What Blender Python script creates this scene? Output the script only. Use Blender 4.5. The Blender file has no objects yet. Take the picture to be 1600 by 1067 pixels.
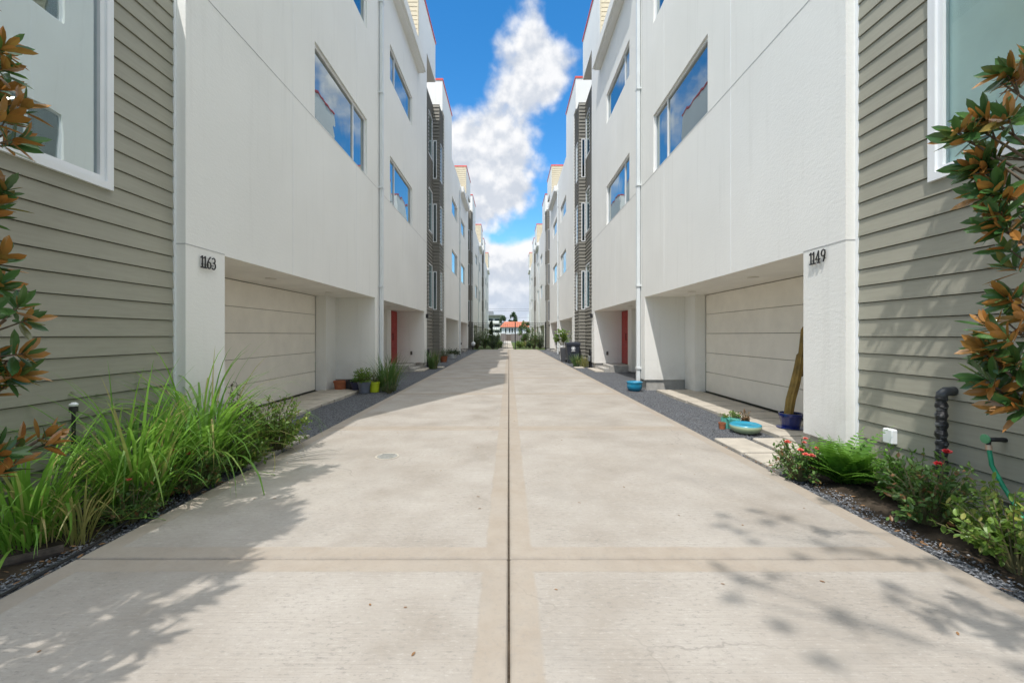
import bpy, math, random
from mathutils import Vector, Matrix
random.seed(14)
R = math.radians
scene = bpy.context.scene
col = scene.collection

# ------------------------------------------------------------------ camera, world, sun, exposure
CAM_H = 1.3
cd = bpy.data.cameras.new('camera')
cd.sensor_width = 36.0
cd.lens = 680.0 / 1600.0 * 36.0
cd.shift_x = 5.0 / 1600.0
cd.shift_y = -10.5 / 1600.0
cd.clip_start = 0.05
cd.clip_end = 5000
cam = bpy.data.objects.new('camera', cd)
cam.location = (0, 0, CAM_H)
cam.rotation_euler = (R(90), 0, 0)
col.objects.link(cam)
scene.camera = cam
scene.view_settings.view_transform = 'Standard'
scene.view_settings.look = 'None'
scene.view_settings.gamma = 1
scene.view_settings.exposure = 0.30
scene.cycles.caustics_reflective = False
scene.cycles.caustics_refractive = False
scene.cycles.max_bounces = 8
scene.cycles.diffuse_bounces = 6
scene.cycles.glossy_bounces = 3
scene.cycles.transparent_max_bounces = 8
scene.cycles.transmission_bounces = 2

SUN = Vector((-0.227, -0.515, 1.0)).normalized()      # towards the sun
sl = bpy.data.lights.new('sun', 'SUN')
sl.energy = 3.15
sl.angle = R(0.55)
sl.color = (1.0, 0.955, 0.89)
sun = bpy.data.objects.new('sun', sl)
sun.rotation_euler = (-SUN).to_track_quat('-Z', 'Y').to_euler()
sun.location = SUN * 40
col.objects.link(sun)


class NT:
    """small helper to write node trees"""
    def __init__(s, tree):
        s.t = tree; s.n = tree.nodes; s.l = tree.links
    def new(s, kind, **kw):
        nd = s.n.new(kind)
        for k, v in kw.items(): setattr(nd, k, v)
        return nd
    def put(s, inp, v):
        if v is None: return
        if isinstance(v, bpy.types.NodeSocket): s.l.new(v, inp)
        else:
            try: inp.default_value = v
            except Exception: inp.default_value = (*v, 1.0)
    def math(s, op, a, b=None, c=None, clamp=False):
        nd = s.new('ShaderNodeMath', operation=op, use_clamp=clamp)
        for i, v in enumerate((a, b, c)):
            if v is not None: s.put(nd.inputs[i], v)
        return nd.outputs[0]
    def vmath(s, op, a, b=None, scale=None):
        nd = s.new('ShaderNodeVectorMath', operation=op)
        s.put(nd.inputs[0], a)
        if b is not None: s.put(nd.inputs[1], b)
        if scale is not None: s.put(nd.inputs['Scale'], scale)
        return nd.outputs['Value'] if op in ('LENGTH', 'DOT_PRODUCT', 'DISTANCE') else nd.outputs[0]
    def noise(s, vec, scale, detail=4, rough=0.55, dist=0.0, out='Fac'):
        nd = s.new('ShaderNodeTexNoise')
        s.put(nd.inputs['Vector'], vec); nd.inputs['Scale'].default_value = scale
        nd.inputs['Detail'].default_value = detail; nd.inputs['Roughness'].default_value = rough
        nd.inputs['Distortion'].default_value = dist
        return nd.outputs[out]
    def voro(s, vec, scale, out='Color', feature='F1'):
        nd = s.new('ShaderNodeTexVoronoi', feature=feature)
        s.put(nd.inputs['Vector'], vec); nd.inputs['Scale'].default_value = scale
        return nd.outputs[out]
    def rng(s, v, a, b, c=0.0, d=1.0, smooth=False):
        nd = s.new('ShaderNodeMapRange')
        if smooth: nd.interpolation_type = 'SMOOTHSTEP'
        s.put(nd.inputs['Value'], v)
        for k, x in zip(('From Min', 'From Max', 'To Min', 'To Max'), (a, b, c, d)): s.put(nd.inputs[k], x)
        return nd.outputs['Result']
    def mix(s, fac, a, b, blend='MIX'):
        nd = s.new('ShaderNodeMix', data_type='RGBA', blend_type=blend)
        s.put(nd.inputs['Factor'], fac)
        s.put(nd.inputs[6], a if isinstance(a, bpy.types.NodeSocket) else (*a, 1.0))
        s.put(nd.inputs[7], b if isinstance(b, bpy.types.NodeSocket) else (*b, 1.0))
        return nd.outputs[2]
    def pos(s):
        return s.new('ShaderNodeNewGeometry').outputs['Position']
    def sep(s, v):
        nd = s.new('ShaderNodeSeparateXYZ'); s.put(nd.inputs[0], v); return nd.outputs
    def bump(s, h, strength=0.3, distance=0.01):
        nd = s.new('ShaderNodeBump'); nd.inputs['Strength'].default_value = strength
        nd.inputs['Distance'].default_value = distance; s.put(nd.inputs['Height'], h)
        return nd.outputs[0]


OVERHEAD = 3.1  # brightness of the fill cloud added overhead
def build_world():
    w = bpy.data.worlds.new('World'); scene.world = w; w.use_nodes = True
    n = NT(w.node_tree); n.n.clear()
    out = n.new('ShaderNodeOutputWorld'); bg = n.new('ShaderNodeBackground')
    bg.inputs['Strength'].default_value = 0.15
    sky = n.new('ShaderNodeTexSky', sky_type='NISHITA')
    sky.sun_disc = False
    sky.sun_elevation = math.asin(SUN.z)
    sky.sun_rotation = math.atan2(SUN.x, SUN.y)
    sky.air_density = 1.0; sky.dust_density = 0.3; sky.ozone_density = 2.2
    hs = n.new('ShaderNodeHueSaturation'); hs.inputs['Saturation'].default_value = 1.37
    hs.inputs['Value'].default_value = 1.3; hs.inputs['Hue'].default_value = 0.497
    n.l.new(sky.outputs[0], hs.inputs['Color'])
    d = n.vmath('NORMALIZE', n.new('ShaderNodeTexCoord').outputs['Generated'])
    # cumulus banks by direction: (direction, radius, weight)
    def dr(px, py): return Vector(((px - 795) / 680, 1.0, (523 - py) / 680)).normalized()
    banks = [(dr(822, 95), 0.12, 0.36), (dr(800, 45), 0.08, 0.22), (dr(850, 120), 0.085, 0.26), (dr(795, 175), 0.11, 0.3),
             (dr(765, 245), 0.13, 0.4), (dr(712, 290), 0.18, 0.42), (dr(770, 300), 0.13, 0.38), (dr(825, 318), 0.06, 0.3),
             (dr(800, 430), 0.11, 0.5), (dr(775, 485), 0.10, 0.4), (dr(840, 400), 0.07, 0.36), (dr(760, 395), 0.05, .3), (dr(715, 128), 0.03, 0.16),
             (dr(1050, 140), 0.16, .36), (dr(1120, 60), .1, .3), (dr(520, 190), 0.14, .34), (dr(600, 120), .06, .2), (dr(400, 500), 0.5, 0.15), (dr(1200, 490), 0.45, 0.12),  # off-view banks, some added to show in the window glass
             (Vector((0.2, -0.8, 0.55)).normalized(), 1.35, 0.2), (Vector((0.15, -0.1, 1.0)).normalized(), 0.75, 0.8)]  # unseen banks behind and overhead, added for fill light
    gaps = [(dr(872, 225), 0.055, 0.26), (dr(712, 40), 0.15, 0.3), (dr(895, 20), 0.09, 0.3), (dr(775, 362), 0.036, 0.26), (dr(855, 345), 0.03, 0.12),
            (dr(690, 170), 0.06, 0.18), (dr(900, 160), 0.06, 0.25)]
    warp = n.vmath('SCALE', n.vmath('SUBTRACT', n.noise(d, 9.0, 3, 0.6, out='Color'), (0.5, 0.5, 0.5)), scale=0.075)
    dw = n.vmath('ADD', d, warp)
    field = None
    for sign, lst in ((1, banks), (-1, gaps)):
        for dv, rad, wt in lst:
            v = n.rng(n.vmath('DISTANCE', dw, tuple(dv)), rad, rad * 0.2, 0.0, sign * wt * (1.02 if sign > 0 else 0.8), smooth=True)
            field = v if field is None else n.math('ADD', field, v)
    def heap(v):
        """billowing height: broad noise plus rounded heads"""
        vw = n.vmath('ADD', v, n.vmath('SCALE', n.vmath('SUBTRACT', n.noise(v, 22.0, 1, 0.55, out='Color'), (0.5, 0.5, 0.5)), scale=0.035))
        h = n.math('MULTIPLY', n.noise(v, 6.5, 6, 0.58), 0.8)
        h = n.math('ADD', h, n.math('MULTIPLY', n.math('SUBTRACT', 0.55, n.voro(vw, 17.0, 'Distance')), 0.13))
        return n.math('ADD', h, n.math('MULTIPLY', n.math('SUBTRACT', 0.55, n.voro(vw, 41.0, 'Distance')), 0.06))
    f1 = heap(d)
    field = n.math('ADD', field, n.rng(n.sep(d)[2], 0.13, 0.02, 0.0, 0.30))
    dens = n.math('ADD', n.math('MULTIPLY', n.math('SUBTRACT', f1, 0.46), 1.9), field)
    cover = n.rng(dens, -0.06, 0.40, 0.0, 1.0, smooth=True)
    # thickness: cloud bottoms and thick middles are greyer, the sunward rims white
    f2 = heap(n.vmath('ADD', d, (-0.004, -0.004, 0.02)))
    lit = n.rng(n.math('SUBTRACT', f1, f2), -0.07, 0.085, 0.0, 1.0, smooth=True)
    soft = n.rng(n.noise(d, 16.0, 3, 0.6), 0.3, 0.7)
    lit = n.math('ADD', n.math('MULTIPLY', lit, 0.75), n.math('MULTIPLY', soft, 0.25))
    cc = n.mix(lit, (3.3, 3.6, 4.1), (5.6, 5.6, 5.65))
    dx, dy, up = n.sep(d)
    cc = n.mix(n.rng(up, 0.16, 0.02, 0.0, 0.7), cc, (3.2, 3.75, 4.6))      # far cloud greys towards the horizon
    # clouds overhead and behind are boosted and warmed, added as fill for the shade
    cc = n.vmath('SCALE', cc, scale=n.math('ADD', n.rng(up, 0.62, 0.92, 1.0, 4.4), n.rng(dy, 0.0, -0.6, 0.0, 0.25)))
    cc = n.mix(n.rng(dy, 0.75, 0.3), cc, n.vmath('MULTIPLY', cc, (1.12, 1.02, 0.84)))
    cover = n.math('MULTIPLY', cover, n.rng(up, -0.01, 0.03))
    n.l.new(n.mix(cover, hs.outputs[0], cc), bg.inputs['Color'])
    # the rest of the dome: bright cloud added overhead and behind as fill light, from one coarse noise
    bg2 = n.new('ShaderNodeBackground'); bg2.inputs['Strength'].default_value = 0.15
    c2 = n.rng(n.noise(d, 3.0, 2, 0.5), 0.42, 0.6, 0.1, 0.9, smooth=True)
    c2 = n.math('MULTIPLY', n.math('MAXIMUM', c2, n.rng(up, 0.55, 0.85, 0.0, 1.0)), n.rng(up, -0.01, 0.03))
    k2 = n.math('ADD', n.rng(up, 0.50, 0.92, 0.8, OVERHEAD), n.rng(dy, 0.0, -0.6, 0.0, 0.2))
    n.l.new(n.mix(c2, hs.outputs[0], n.vmath('SCALE', (4.55, 4.72, 4.75), scale=k2)), bg2.inputs['Color'])
    ms = n.new('ShaderNodeMixShader')
    n.l.new(n.rng(dy, 0.50, 0.60, 0.0, 1.0, smooth=True), ms.inputs[0])
    n.l.new(bg2.outputs[0], ms.inputs[1]); n.l.new(bg.outputs[0], ms.inputs[2]); n.l.new(ms.outputs[0], out.inputs[0])
build_world()

# ------------------------------------------------------------------ mesh and object helpers
def wloc(o):
    v = Vector((0, 0, 0))
    while o is not None:
        v += o.location; o = o.parent
    return v

class MB:
    def __init__(s): s.v = []; s.f = []; s.m = []; s.mi = 0
    def quad(s, *pts):
        i = len(s.v); s.v.extend(tuple(p) for p in pts); s.f.append(tuple(range(i, i + len(pts)))); s.m.append(s.mi)
    def box(s, x0, x1, y0, y1, z0, z1, skip=''):
        if x0 > x1: x0, x1 = x1, x0
        if y0 > y1: y0, y1 = y1, y0
        i = len(s.v)
        for z in (z0, z1):
            s.v += [(x0, y0, z), (x1, y0, z), (x1, y1, z), (x0, y1, z)]
        F = {'b': (0, 3, 2, 1), 't': (4, 5, 6, 7), 'n': (0, 1, 5, 4), 'r': (1, 2, 6, 5), 'f': (2, 3, 7, 6), 'l': (3, 0, 4, 7)}
        for k, q in F.items():
            if k in skip: continue
            s.f.append(tuple(i + a for a in q)); s.m.append(s.mi)
    def bbox(s, x0, x1, y0, y1, z0, z1, b=0.01):
        """box with chamfered edges"""
        if x0 > x1: x0, x1 = x1, x0
        if y0 > y1: y0, y1 = y1, y0
        b = min(b, (x1 - x0) / 2.1, (y1 - y0) / 2.1, (z1 - z0) / 2.1)
        rings = []
        for z, c in ((z0, b), (z0 + b, 0), (z1 - b, 0), (z1, b)):
            i = len(s.v); k = b - c
            xs0, xs1, ys0, ys1 = x0 + c, x1 - c, y0 + c, y1 - c
            d = b if c == 0 else b * 0.5
            s.v += [(xs0 + d, ys0, z), (xs1 - d, ys0, z), (xs1, ys0 + d, z), (xs1, ys1 - d, z),
                    (xs1 - d, ys1, z), (xs0 + d, ys1, z), (xs0, ys1 - d, z), (xs0, ys0 + d, z)]
            rings.append(list(range(i, i + 8)))
        for a, c in zip(rings, rings[1:]):
            for j in range(8):
                s.f.append((a[j], a[(j + 1) % 8], c[(j + 1) % 8], c[j])); s.m.append(s.mi)
        s.f.append(tuple(reversed(rings[0]))); s.m.append(s.mi); s.f.append(tuple(rings[-1])); s.m.append(s.mi)
    def tube(s, pts, r, n=8, cap=True):
        pts = [Vector(p) for p in pts]; rs = r if isinstance(r, (list, tuple)) else [r] * len(pts)
        rings = []; prev = None
        for k, p in enumerate(pts):
            t = (pts[min(k + 1, len(pts) - 1)] - pts[max(k - 1, 0)]).normalized()
            if prev is None:
                a = Vector((0, 0, 1)) if abs(t.z) < 0.9 else Vector((1, 0, 0))
                u = t.cross(a).normalized()
            else:
                u = (prev - t * prev.dot(t))
                u = u.normalized() if u.length > 1e-6 else t.orthogonal().normalized()
            prev = u; w = t.cross(u)
            i = len(s.v)
            for j in range(n):
                a = 2 * math.pi * j / n
                s.v.append(tuple(p + (u * math.cos(a) + w * math.sin(a)) * rs[k]))
            rings.append(list(range(i, i + n)))
        for a, c in zip(rings, rings[1:]):
            for j in range(n):
                s.f.append((a[j], a[(j + 1) % n], c[(j + 1) % n], c[j])); s.m.append(s.mi)
        if cap:
            s.f.append(tuple(reversed(rings[0]))); s.m.append(s.mi); s.f.append(tuple(rings[-1])); s.m.append(s.mi)
    def lathe(s, cx, cy, prof, n=28, sx=1.0, sy=1.0):
        rings = []
        for r, z in prof:
            i = len(s.v)
            for j in range(n):
                a = 2 * math.pi * j / n
                s.v.append((cx + r * sx * math.cos(a), cy + r * sy * math.sin(a), z))
            rings.append(list(range(i, i + n)))
        for a, c in zip(rings, rings[1:]):
            for j in range(n):
                s.f.append((a[j], a[(j + 1) % n], c[(j + 1) % n], c[j])); s.m.append(s.mi)
        s.f.append(tuple(reversed(rings[0]))); s.m.append(s.mi); s.f.append(tuple(rings[-1])); s.m.append(s.mi)
    def leaf(s, base, d, up, L, W, fold=0.25, droop=0.15, shape=0.5):
        """one pointed leaf, two halves folded along the midrib"""
        d = Vector(d).normalized(); up = Vector(up)
        side = d.cross(up)
        side = side.normalized() if side.length > 1e-5 else d.orthogonal().normalized()
        nrm = side.cross(d)
        base = Vector(base)
        ws = (0.0, 0.36, 0.5, 0.38); ts = (0.0, shape * 0.42, shape, shape + (1 - shape) * 0.55)
        i = len(s.v); s.v.append(tuple(base))
        for t, w in zip(ts[1:], ws[1:]):
            c = base + d * L * t - nrm * (droop * L * t * t + fold * W * w)
            e = nrm * fold * W * w * 1.2
            s.v += [tuple(c), tuple(c + side * W * w + e), tuple(c - side * W * w + e)]
        s.v.append(tuple(base + d * L - nrm * droop * L))
        for q_ in ((i, i + 2, i + 1), (i + 1, i + 2, i + 5, i + 4), (i + 4, i + 5, i + 8, i + 7), (i + 7, i + 8, i + 10),
                   (i, i + 1, i + 3), (i + 1, i + 4, i + 6, i + 3), (i + 4, i + 7, i + 9, i + 6), (i + 7, i + 10, i + 9)):
            s.f.append(q_); s.m.append(s.mi)
    def blade(s, base, d, L, W, bend, n=6, kink=None):
        """one grass blade: a strip that bends over"""
        d = Vector(d).normalized(); hz = Vector((d.x, d.y, 0))
        hz = hz.normalized() if hz.length > 1e-4 else Vector((1, 0, 0))
        side = Vector((-hz.y, hz.x, 0))
        p = Vector(base); ang = math.atan2(d.z, math.hypot(d.x, d.y)); i = len(s.v)
        for k in range(n + 1):
            t = k / n
            w = W * (0.55 + 0.9 * t if t < 0.5 else 2.0 * (1 - t) ** 0.8 + 0.0) * 0.5 if t < 1 else W * 0.03
            s.v += [tuple(p + side * w), tuple(p - side * w + Vector((0, 0, w * 0.25)))]
            a = ang - bend * (t ** 1.7)
            if kink and t > kink: a -= 1.5
            p = p + (hz * math.cos(a) + Vector((0, 0, 1)) * math.sin(a)) * (L / n)
        for k in range(n):
            s.f.append((i + 2 * k, i + 2 * k + 1, i + 2 * k + 3, i + 2 * k + 2)); s.m.append(s.mi)
    def build(s, name, mat, parent=None, loc=None, smooth=False):
        o0 = wloc(parent) if parent is not None else Vector(loc or (0, 0, 0))
        me = bpy.data.meshes.new(name)
        me.from_pydata([(x - o0.x, y - o0.y, z - o0.z) for x, y, z in s.v], [], s.f)
        mats = mat if isinstance(mat, (list, tuple)) else [mat]
        for m in mats: me.materials.append(m)
        if len(mats) > 1: me.polygons.foreach_set('material_index', s.m)
        if smooth: me.polygons.foreach_set('use_smooth', [True] * len(me.polygons))
        me.update()
        o = bpy.data.objects.new(name, me); col.objects.link(o)
        if parent is not None: o.parent = parent
        else: o.location = o0
        return o

def tag(o, label=None, cat=None, group=None, kind=None):
    if label: o['label'] = label
    if cat: o['category'] = cat
    if group: o['group'] = group
    if kind: o['kind'] = kind
    return o

def thing(name, loc, label, cat, group=None):
    o = bpy.data.objects.new(name, None); col.objects.link(o)
    o.location = loc; o.empty_display_size = 0.2
    return tag(o, label, cat, group)

def structure(o, label=None, kind='structure', cat=None):
    return tag(o, label, cat, None, kind)

def kids(o): return [c for c in bpy.data.objects if c.parent == o]

def copy_tree(o, parent=None):
    c = o.copy(); col.objects.link(c)
    if parent is not None: c.parent = parent
    for ch in kids(o): copy_tree(ch, c)
    return c

# ------------------------------------------------------------------ materials
def mat(name):
    m = bpy.data.materials.new(name); m.use_nodes = True
    n = NT(m.node_tree); p = m.node_tree.nodes['Principled BSDF']
    return m, n, p

def simple(name, c, rough=0.6, var=0.12, scale=6.0, bump=0.0, bscale=60, metal=0.0, spec=0.5, coat=0.0):
    m, n, p = mat(name)
    ps = n.pos(); f = n.noise(ps, scale, 5, 0.6)
    lo = tuple(x * (1 - var) for x in c); hi = tuple(min(1, x * (1 + var)) for x in c)
    n.l.new(n.mix(n.rng(f, 0.3, 0.7), lo, hi), p.inputs['Base Color'])
    p.inputs['Roughness'].default_value = rough; p.inputs['Metallic'].default_value = metal
    p.inputs['Specular IOR Level'].default_value = spec
    p.inputs['Coat Weight'].default_value = coat
    if bump: n.l.new(n.bump(n.noise(ps, bscale, 4, 0.6), bump, 0.01), p.inputs['Normal'])
    return m

def make_stucco():
    m, n, p = mat('stucco')
    ps = n.pos(); x, y, z = n.sep(ps)
    big = n.rng(n.noise(ps, 0.55, 5, 0.55), 0.3, 0.7)
    c = n.mix(big, (0.775, 0.77, 0.74), (0.83, 0.825, 0.795))
    st = n.noise(n.vmath('MULTIPLY', ps, (9.0, 9.0, 0.45)), 1.0, 4, 0.6)      # faint rain streaks
    c = n.mix(n.rng(st, 0.56, 0.8, 0.0, 0.22), c, (0.52, 0.51, 0.48))
    # splash-back grime near the ground
    gr = n.math('MULTIPLY', n.rng(z, 0.9, 0.2), n.rng(n.noise(ps, 3.0, 5, 0.65), 0.35, 0.75))
    c = n.mix(n.math('MULTIPLY', gr, 0.45), c, (0.50, 0.47, 0.42))
    n.l.new(c, p.inputs['Base Color'])
    p.inputs['Roughness'].default_value = 0.88; p.inputs['Specular IOR Level'].default_value = 0.25
    h = n.math('ADD', n.math('MULTIPLY', n.noise(ps, 55, 4, 0.6), 0.6), n.math('MULTIPLY', n.noise(n.vmath('MULTIPLY', ps, (1, 1, 2.2)), 14, 3, 0.55), 0.8))
    n.l.new(n.bump(h, 0.22, 0.012), p.inputs['Normal'])
    return m

def make_siding(name, c):
    m, n, p = mat(name)
    ps = n.pos()
    grain = n.noise(n.vmath('MULTIPLY', ps, (3.0, 3.0, 40.0)), 1.0, 5, 0.65)
    big = n.noise(ps, 0.9, 4, 0.6)
    f = n.math('ADD', n.math('MULTIPLY', grain, 0.45), n.math('MULTIPLY', big, 0.55))
    cc = n.mix(n.rng(f, 0.32, 0.68), tuple(x * 0.86 for x in c), tuple(x * 1.12 for x in c))
    cc = n.mix(n.rng(n.noise(ps, 7.0, 6, 0.7), 0.62, 0.85, 0, 0.3), cc, tuple(x * 1.35 for x in c))
    n.l.new(cc, p.inputs['Base Color']); p.inputs['Roughness'].default_value = 0.62
    p.inputs['Specular IOR Level'].default_value = 0.3
    n.l.new(n.bump(grain, 0.22, 0.004), p.inputs['Normal'])
    return m

JY0, JSP, JHX = 2.53, 3.53, 2.51    # driveway joints: first, spacing, half width
def make_concrete():
    m, n, p = mat('broomed_concrete')
    ps = n.pos(); x, y, z = n.sep(ps)
    wob = n.math('MULTIPLY', n.math('SUBTRACT', n.noise(ps, 5.0, 4, 0.6), 0.5), 0.03)
    ym = n.math('PINGPONG', n.math('SUBTRACT', n.math('ADD', y, 200 * JSP), JY0), JSP / 2)
    ym = n.math('MULTIPLY', ym, 1.0)
    yd = n.math('PINGPONG', n.math('ADD', n.math('SUBTRACT', y, JY0), 20 * JSP), JSP / 2)
    ax = n.math('ABSOLUTE', x)
    band = n.math('MINIMUM', n.math('MINIMUM', ax, n.math('SUBTRACT', JHX, ax)), yd)
    inner = n.rng(n.math('ADD', band, wob), 0.128, 0.15, 0.0, 1.0, smooth=True)
    # broom strokes run across the drive
    br = n.noise(n.vmath('MULTIPLY', ps, (1.6, 75.0, 1.0)), 1.0, 4, 0.62)
    mott = n.noise(ps, 1.15, 6, 0.62); spk = n.noise(ps, 38.0, 5, 0.7); mid = n.noise(ps, 6.5, 5, 0.65)
    c = n.mix(n.rng(mott, 0.32, 0.7), (0.265, 0.233, 0.197), (0.375, 0.341, 0.300))
    c = n.mix(n.rng(mid, 0.4, 0.75, 0, 0.4), c, (0.29, 0.262, 0.23))
    worn = n.math('MULTIPLY', inner, n.rng(n.noise(ps, 1.7, 5, 0.6), 0.38, 0.62))
    c = n.mix(n.math('MULTIPLY', worn, 0.42), c, (0.43, 0.402, 0.366))
    edge = n.math('SUBTRACT', 1.0, inner)
    c = n.mix(n.math('MULTIPLY', edge, n.rng(n.noise(ps, 1.3, 4, 0.6), 0.3, 0.65, 0.4, 0.9)), c, n.mix(n.rng(mid, 0.3, 0.7), (0.305, 0.255, 0.203), (0.365, 0.315, 0.258)))
    stroke = n.math('MULTIPLY', n.rng(br, 0.52, 0.75), n.math('MULTIPLY', inner, n.rng(n.noise(ps, 2.3, 4, 0.6), 0.35, 0.7)))
    c = n.mix(n.math('MULTIPLY', stroke, 0.6), c, (0.24, 0.225, 0.205))
    c = n.mix(n.rng(spk, 0.54, 0.74, 0, 0.55), c, (0.25, 0.23, 0.21))
    c = n.mix(n.rng(n.noise(ps, 30.0, 4, 0.7, out='Fac'), 0.68, 0.8, 0, 0.4), c, (0.52, 0.48, 0.43))
    fl = n.noise(n.vmath('MULTIPLY', ps, (24.0, 55.0, 1.0)), 1.0, 3, 0.7)
    flk = n.math('MULTIPLY', n.rng(fl, 0.56, 0.66), n.rng(n.noise(ps, 2.0, 5, 0.65), 0.36, 0.62, 0.15, 1.0))
    c = n.mix(n.math('MULTIPLY', flk, n.rng(inner, 0, 1, 0.3, 0.8)), c, (0.22, 0.205, 0.185))
    c = n.mix(n.math('MULTIPLY', n.rng(fl, 0.42, 0.34), n.math('MULTIPLY', inner, 0.2)), c, (0.54, 0.51, 0.47))
    st2 = n.math('MULTIPLY', n.rng(n.noise(ps, 0.8, 6, 0.68), 0.54, 0.70), 0.55)
    c = n.mix(st2, c, (0.27, 0.25, 0.225))
    # hairline cracks and a few dark stains
    vd = n.voro(n.vmath('ADD', ps, n.vmath('SCALE', n.noise(ps, 3.0, 4, 0.6, out='Color'), scale=0.35)), 0.33, 'Distance', 'DISTANCE_TO_EDGE')
    crack = n.math('MULTIPLY', n.rng(vd, 0.003, 0.0), n.rng(n.noise(ps, 0.6, 2, 0.5), 0.52, 0.6))
    c = n.mix(n.math('MULTIPLY', crack, 0.55), c, (0.17, 0.155, 0.14))
    joint = n.math('MULTIPLY', n.rng(band, 0.03, 0.0), n.rng(n.noise(ps, 9.0, 4, 0.6), 0.35, 0.65))
    c = n.mix(n.math('MULTIPLY', joint, 0.55), c, (0.2, 0.18, 0.155))
    tyre = n.math('MULTIPLY', n.rng(n.math('ABSOLUTE', n.math('SUBTRACT', ax, 1.35)), 0.45, 0.1, smooth=True), n.rng(n.noise(n.vmath('MULTIPLY', ps, (2.5, 0.35, 1)), 1.0, 5, 0.6), 0.45, 0.75))
    c = n.mix(n.math('MULTIPLY', tyre, 0.25), c, (0.30, 0.275, 0.25))
    n.l.new(c, p.inputs['Base Color']); p.inputs['Roughness'].default_value = 0.86
    p.inputs['Specular IOR Level'].default_value = 0.3
    h = n.math('ADD', n.math('MULTIPLY', n.math('MULTIPLY', br, inner), 0.9), n.math('MULTIPLY', spk, 0.55))
    n.l.new(n.bump(h, 0.5, 0.006), p.inputs['Normal'])
    return m

def make_gravel():
    m, n, p = mat('gravel')
    ps = n.pos()
    c1 = n.voro(ps, 75, 'Color'); g = n.sep(c1)[0]
    c = n.mix(n.rng(g, 0.0, 1.0), (0.06, 0.066, 0.075), (0.225, 0.237, 0.26))
    c = n.mix(n.rng(n.noise(ps, 4, 4, 0.6), 0.5, 0.8, 0, 0.4), c, (0.12, 0.1, 0.08))
    n.l.new(c, p.inputs['Base Color']); p.inputs['Roughness'].default_value = 0.8
    h = n.voro(ps, 75, 'Distance')
    n.l.new(n.bump(n.math('SUBTRACT', 1.0, h), 1.0, 0.03), p.inputs['Normal'])
    return m

def make_stones():
    m, n, p = mat('crushed_stone')
    r = n.new('ShaderNodeNewGeometry').outputs['Random Per Island']
    c = n.mix(r, (0.055, 0.06, 0.07), (0.27, 0.28, 0.30))
    n.l.new(c, p.inputs['Base Color']); p.inputs['Roughness'].default_value = 0.75
    return m

def make_leaf(name, lo, hi, under=None, rough=0.4, trans=0.25, tip=None, TIP=0.86):
    m, n, p = mat(name)
    g = n.new('ShaderNodeNewGeometry'); r = g.outputs['Random Per Island']
    c = n.mix(r, lo, hi)
    c = n.mix(n.rng(n.noise(g.outputs['Position'], 2.2, 3, 0.5), 0.3, 0.7, 0, 0.5), c, tuple(0.5 * (a + b) * 0.7 for a, b in zip(lo, hi)))
    if tip: c = n.mix(n.rng(r, TIP, TIP + .04), c, tip)
    if under:
        fr = n.math('FRACT', n.math('MULTIPLY', r, 7.3))
        uc = n.mix(n.rng(fr, 0.74, 0.82), n.mix(n.rng(fr, 0, .5), under[0], under[1]), (0.09, 0.12, 0.03))
        c = n.mix(g.outputs['Backfacing'], c, uc)
    n.l.new(c, p.inputs['Base Color']); p.inputs['Roughness'].default_value = rough
    p.inputs['Specular IOR Level'].default_value = 0.5
    if trans:
        tr = n.new('ShaderNodeBsdfTranslucent'); n.l.new(n.mix(0.6, c, tuple(min(1, x * 1.6) for x in hi)), tr.inputs['Color'])
        mx = n.new('ShaderNodeMixShader'); mx.inputs[0].default_value = trans
        n.l.new(p.outputs[0], mx.inputs[1]); n.l.new(tr.outputs[0], mx.inputs[2])
        n.l.new(mx.outputs[0], n.n['Material Output'].inputs['Surface'])
    return m

def make_glass(name, tint, base, power):
    """window glass: clear tinted pane with a coated, reflective face"""
    m, n, p = mat(name); n.n.remove(p)
    tr = n.new('ShaderNodeBsdfTransparent'); tr.inputs['Color'].default_value = (*tint, 1)
    gl = n.new('ShaderNodeBsdfGlossy'); gl.inputs['Roughness'].default_value = 0.004
    gl.inputs['Color'].default_value = (0.86, 0.95, 0.96, 1)
    ps = n.pos()
    n.l.new(n.bump(n.noise(ps, 1.3, 2, 0.5), 0.05, 0.05), gl.inputs['Normal'])
    lw = n.new('ShaderNodeLayerWeight'); lw.inputs['Blend'].default_value = power
    mx = n.new('ShaderNodeMixShader')
    n.l.new(n.math('ADD', n.math('MULTIPLY', lw.outputs['Fresnel'], 1.0 - base), base, clamp=True), mx.inputs[0])
    n.l.new(tr.outputs[0], mx.inputs[1]); n.l.new(gl.outputs[0], mx.inputs[2])
    n.l.new(mx.outputs[0], n.n['Material Output'].inputs['Surface'])
    return m

M = {}
M['stucco'] = make_stucco()
M['soffit'] = simple('soffit_plaster', (0.86, 0.83, 0.76), 0.9, 0.06, 2.0, 0.12, 60, spec=0.2)
M['siding'] = make_siding('olive_lap_siding', (0.325, 0.315, 0.258))
M['siding_grey'] = make_siding('grey_lap_siding', (0.215, 0.205, 0.178))
M['cream'] = make_siding('cream_lap_siding', (0.56, 0.49, 0.36))
M['concrete'] = make_concrete()
M['plinth'] = simple('plinth_concrete', (0.40, 0.385, 0.36), 0.9, 0.22, 5.0, 0.4, 40, spec=0.2)
M['paver'] = simple('paver_concrete', (0.44, 0.40, 0.34), 0.9, 0.18, 4.0, 0.35, 70, spec=0.2)
M['gravel'] = make_gravel()
M['stones'] = make_stones()
M['soil'] = simple('dark_soil', (0.055, 0.043, 0.032), 0.95, 0.45, 9.0, 0.8, 30, spec=0.1)
M['lawn'] = simple('ground_cover', (0.10, 0.14, 0.05), 0.95, 0.4, 1.5, 0.8, 25, spec=0.1)
M['asphalt'] = simple('asphalt', (0.06, 0.06, 0.06), 0.9, 0.2, 8.0, 0.3, 80)
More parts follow.
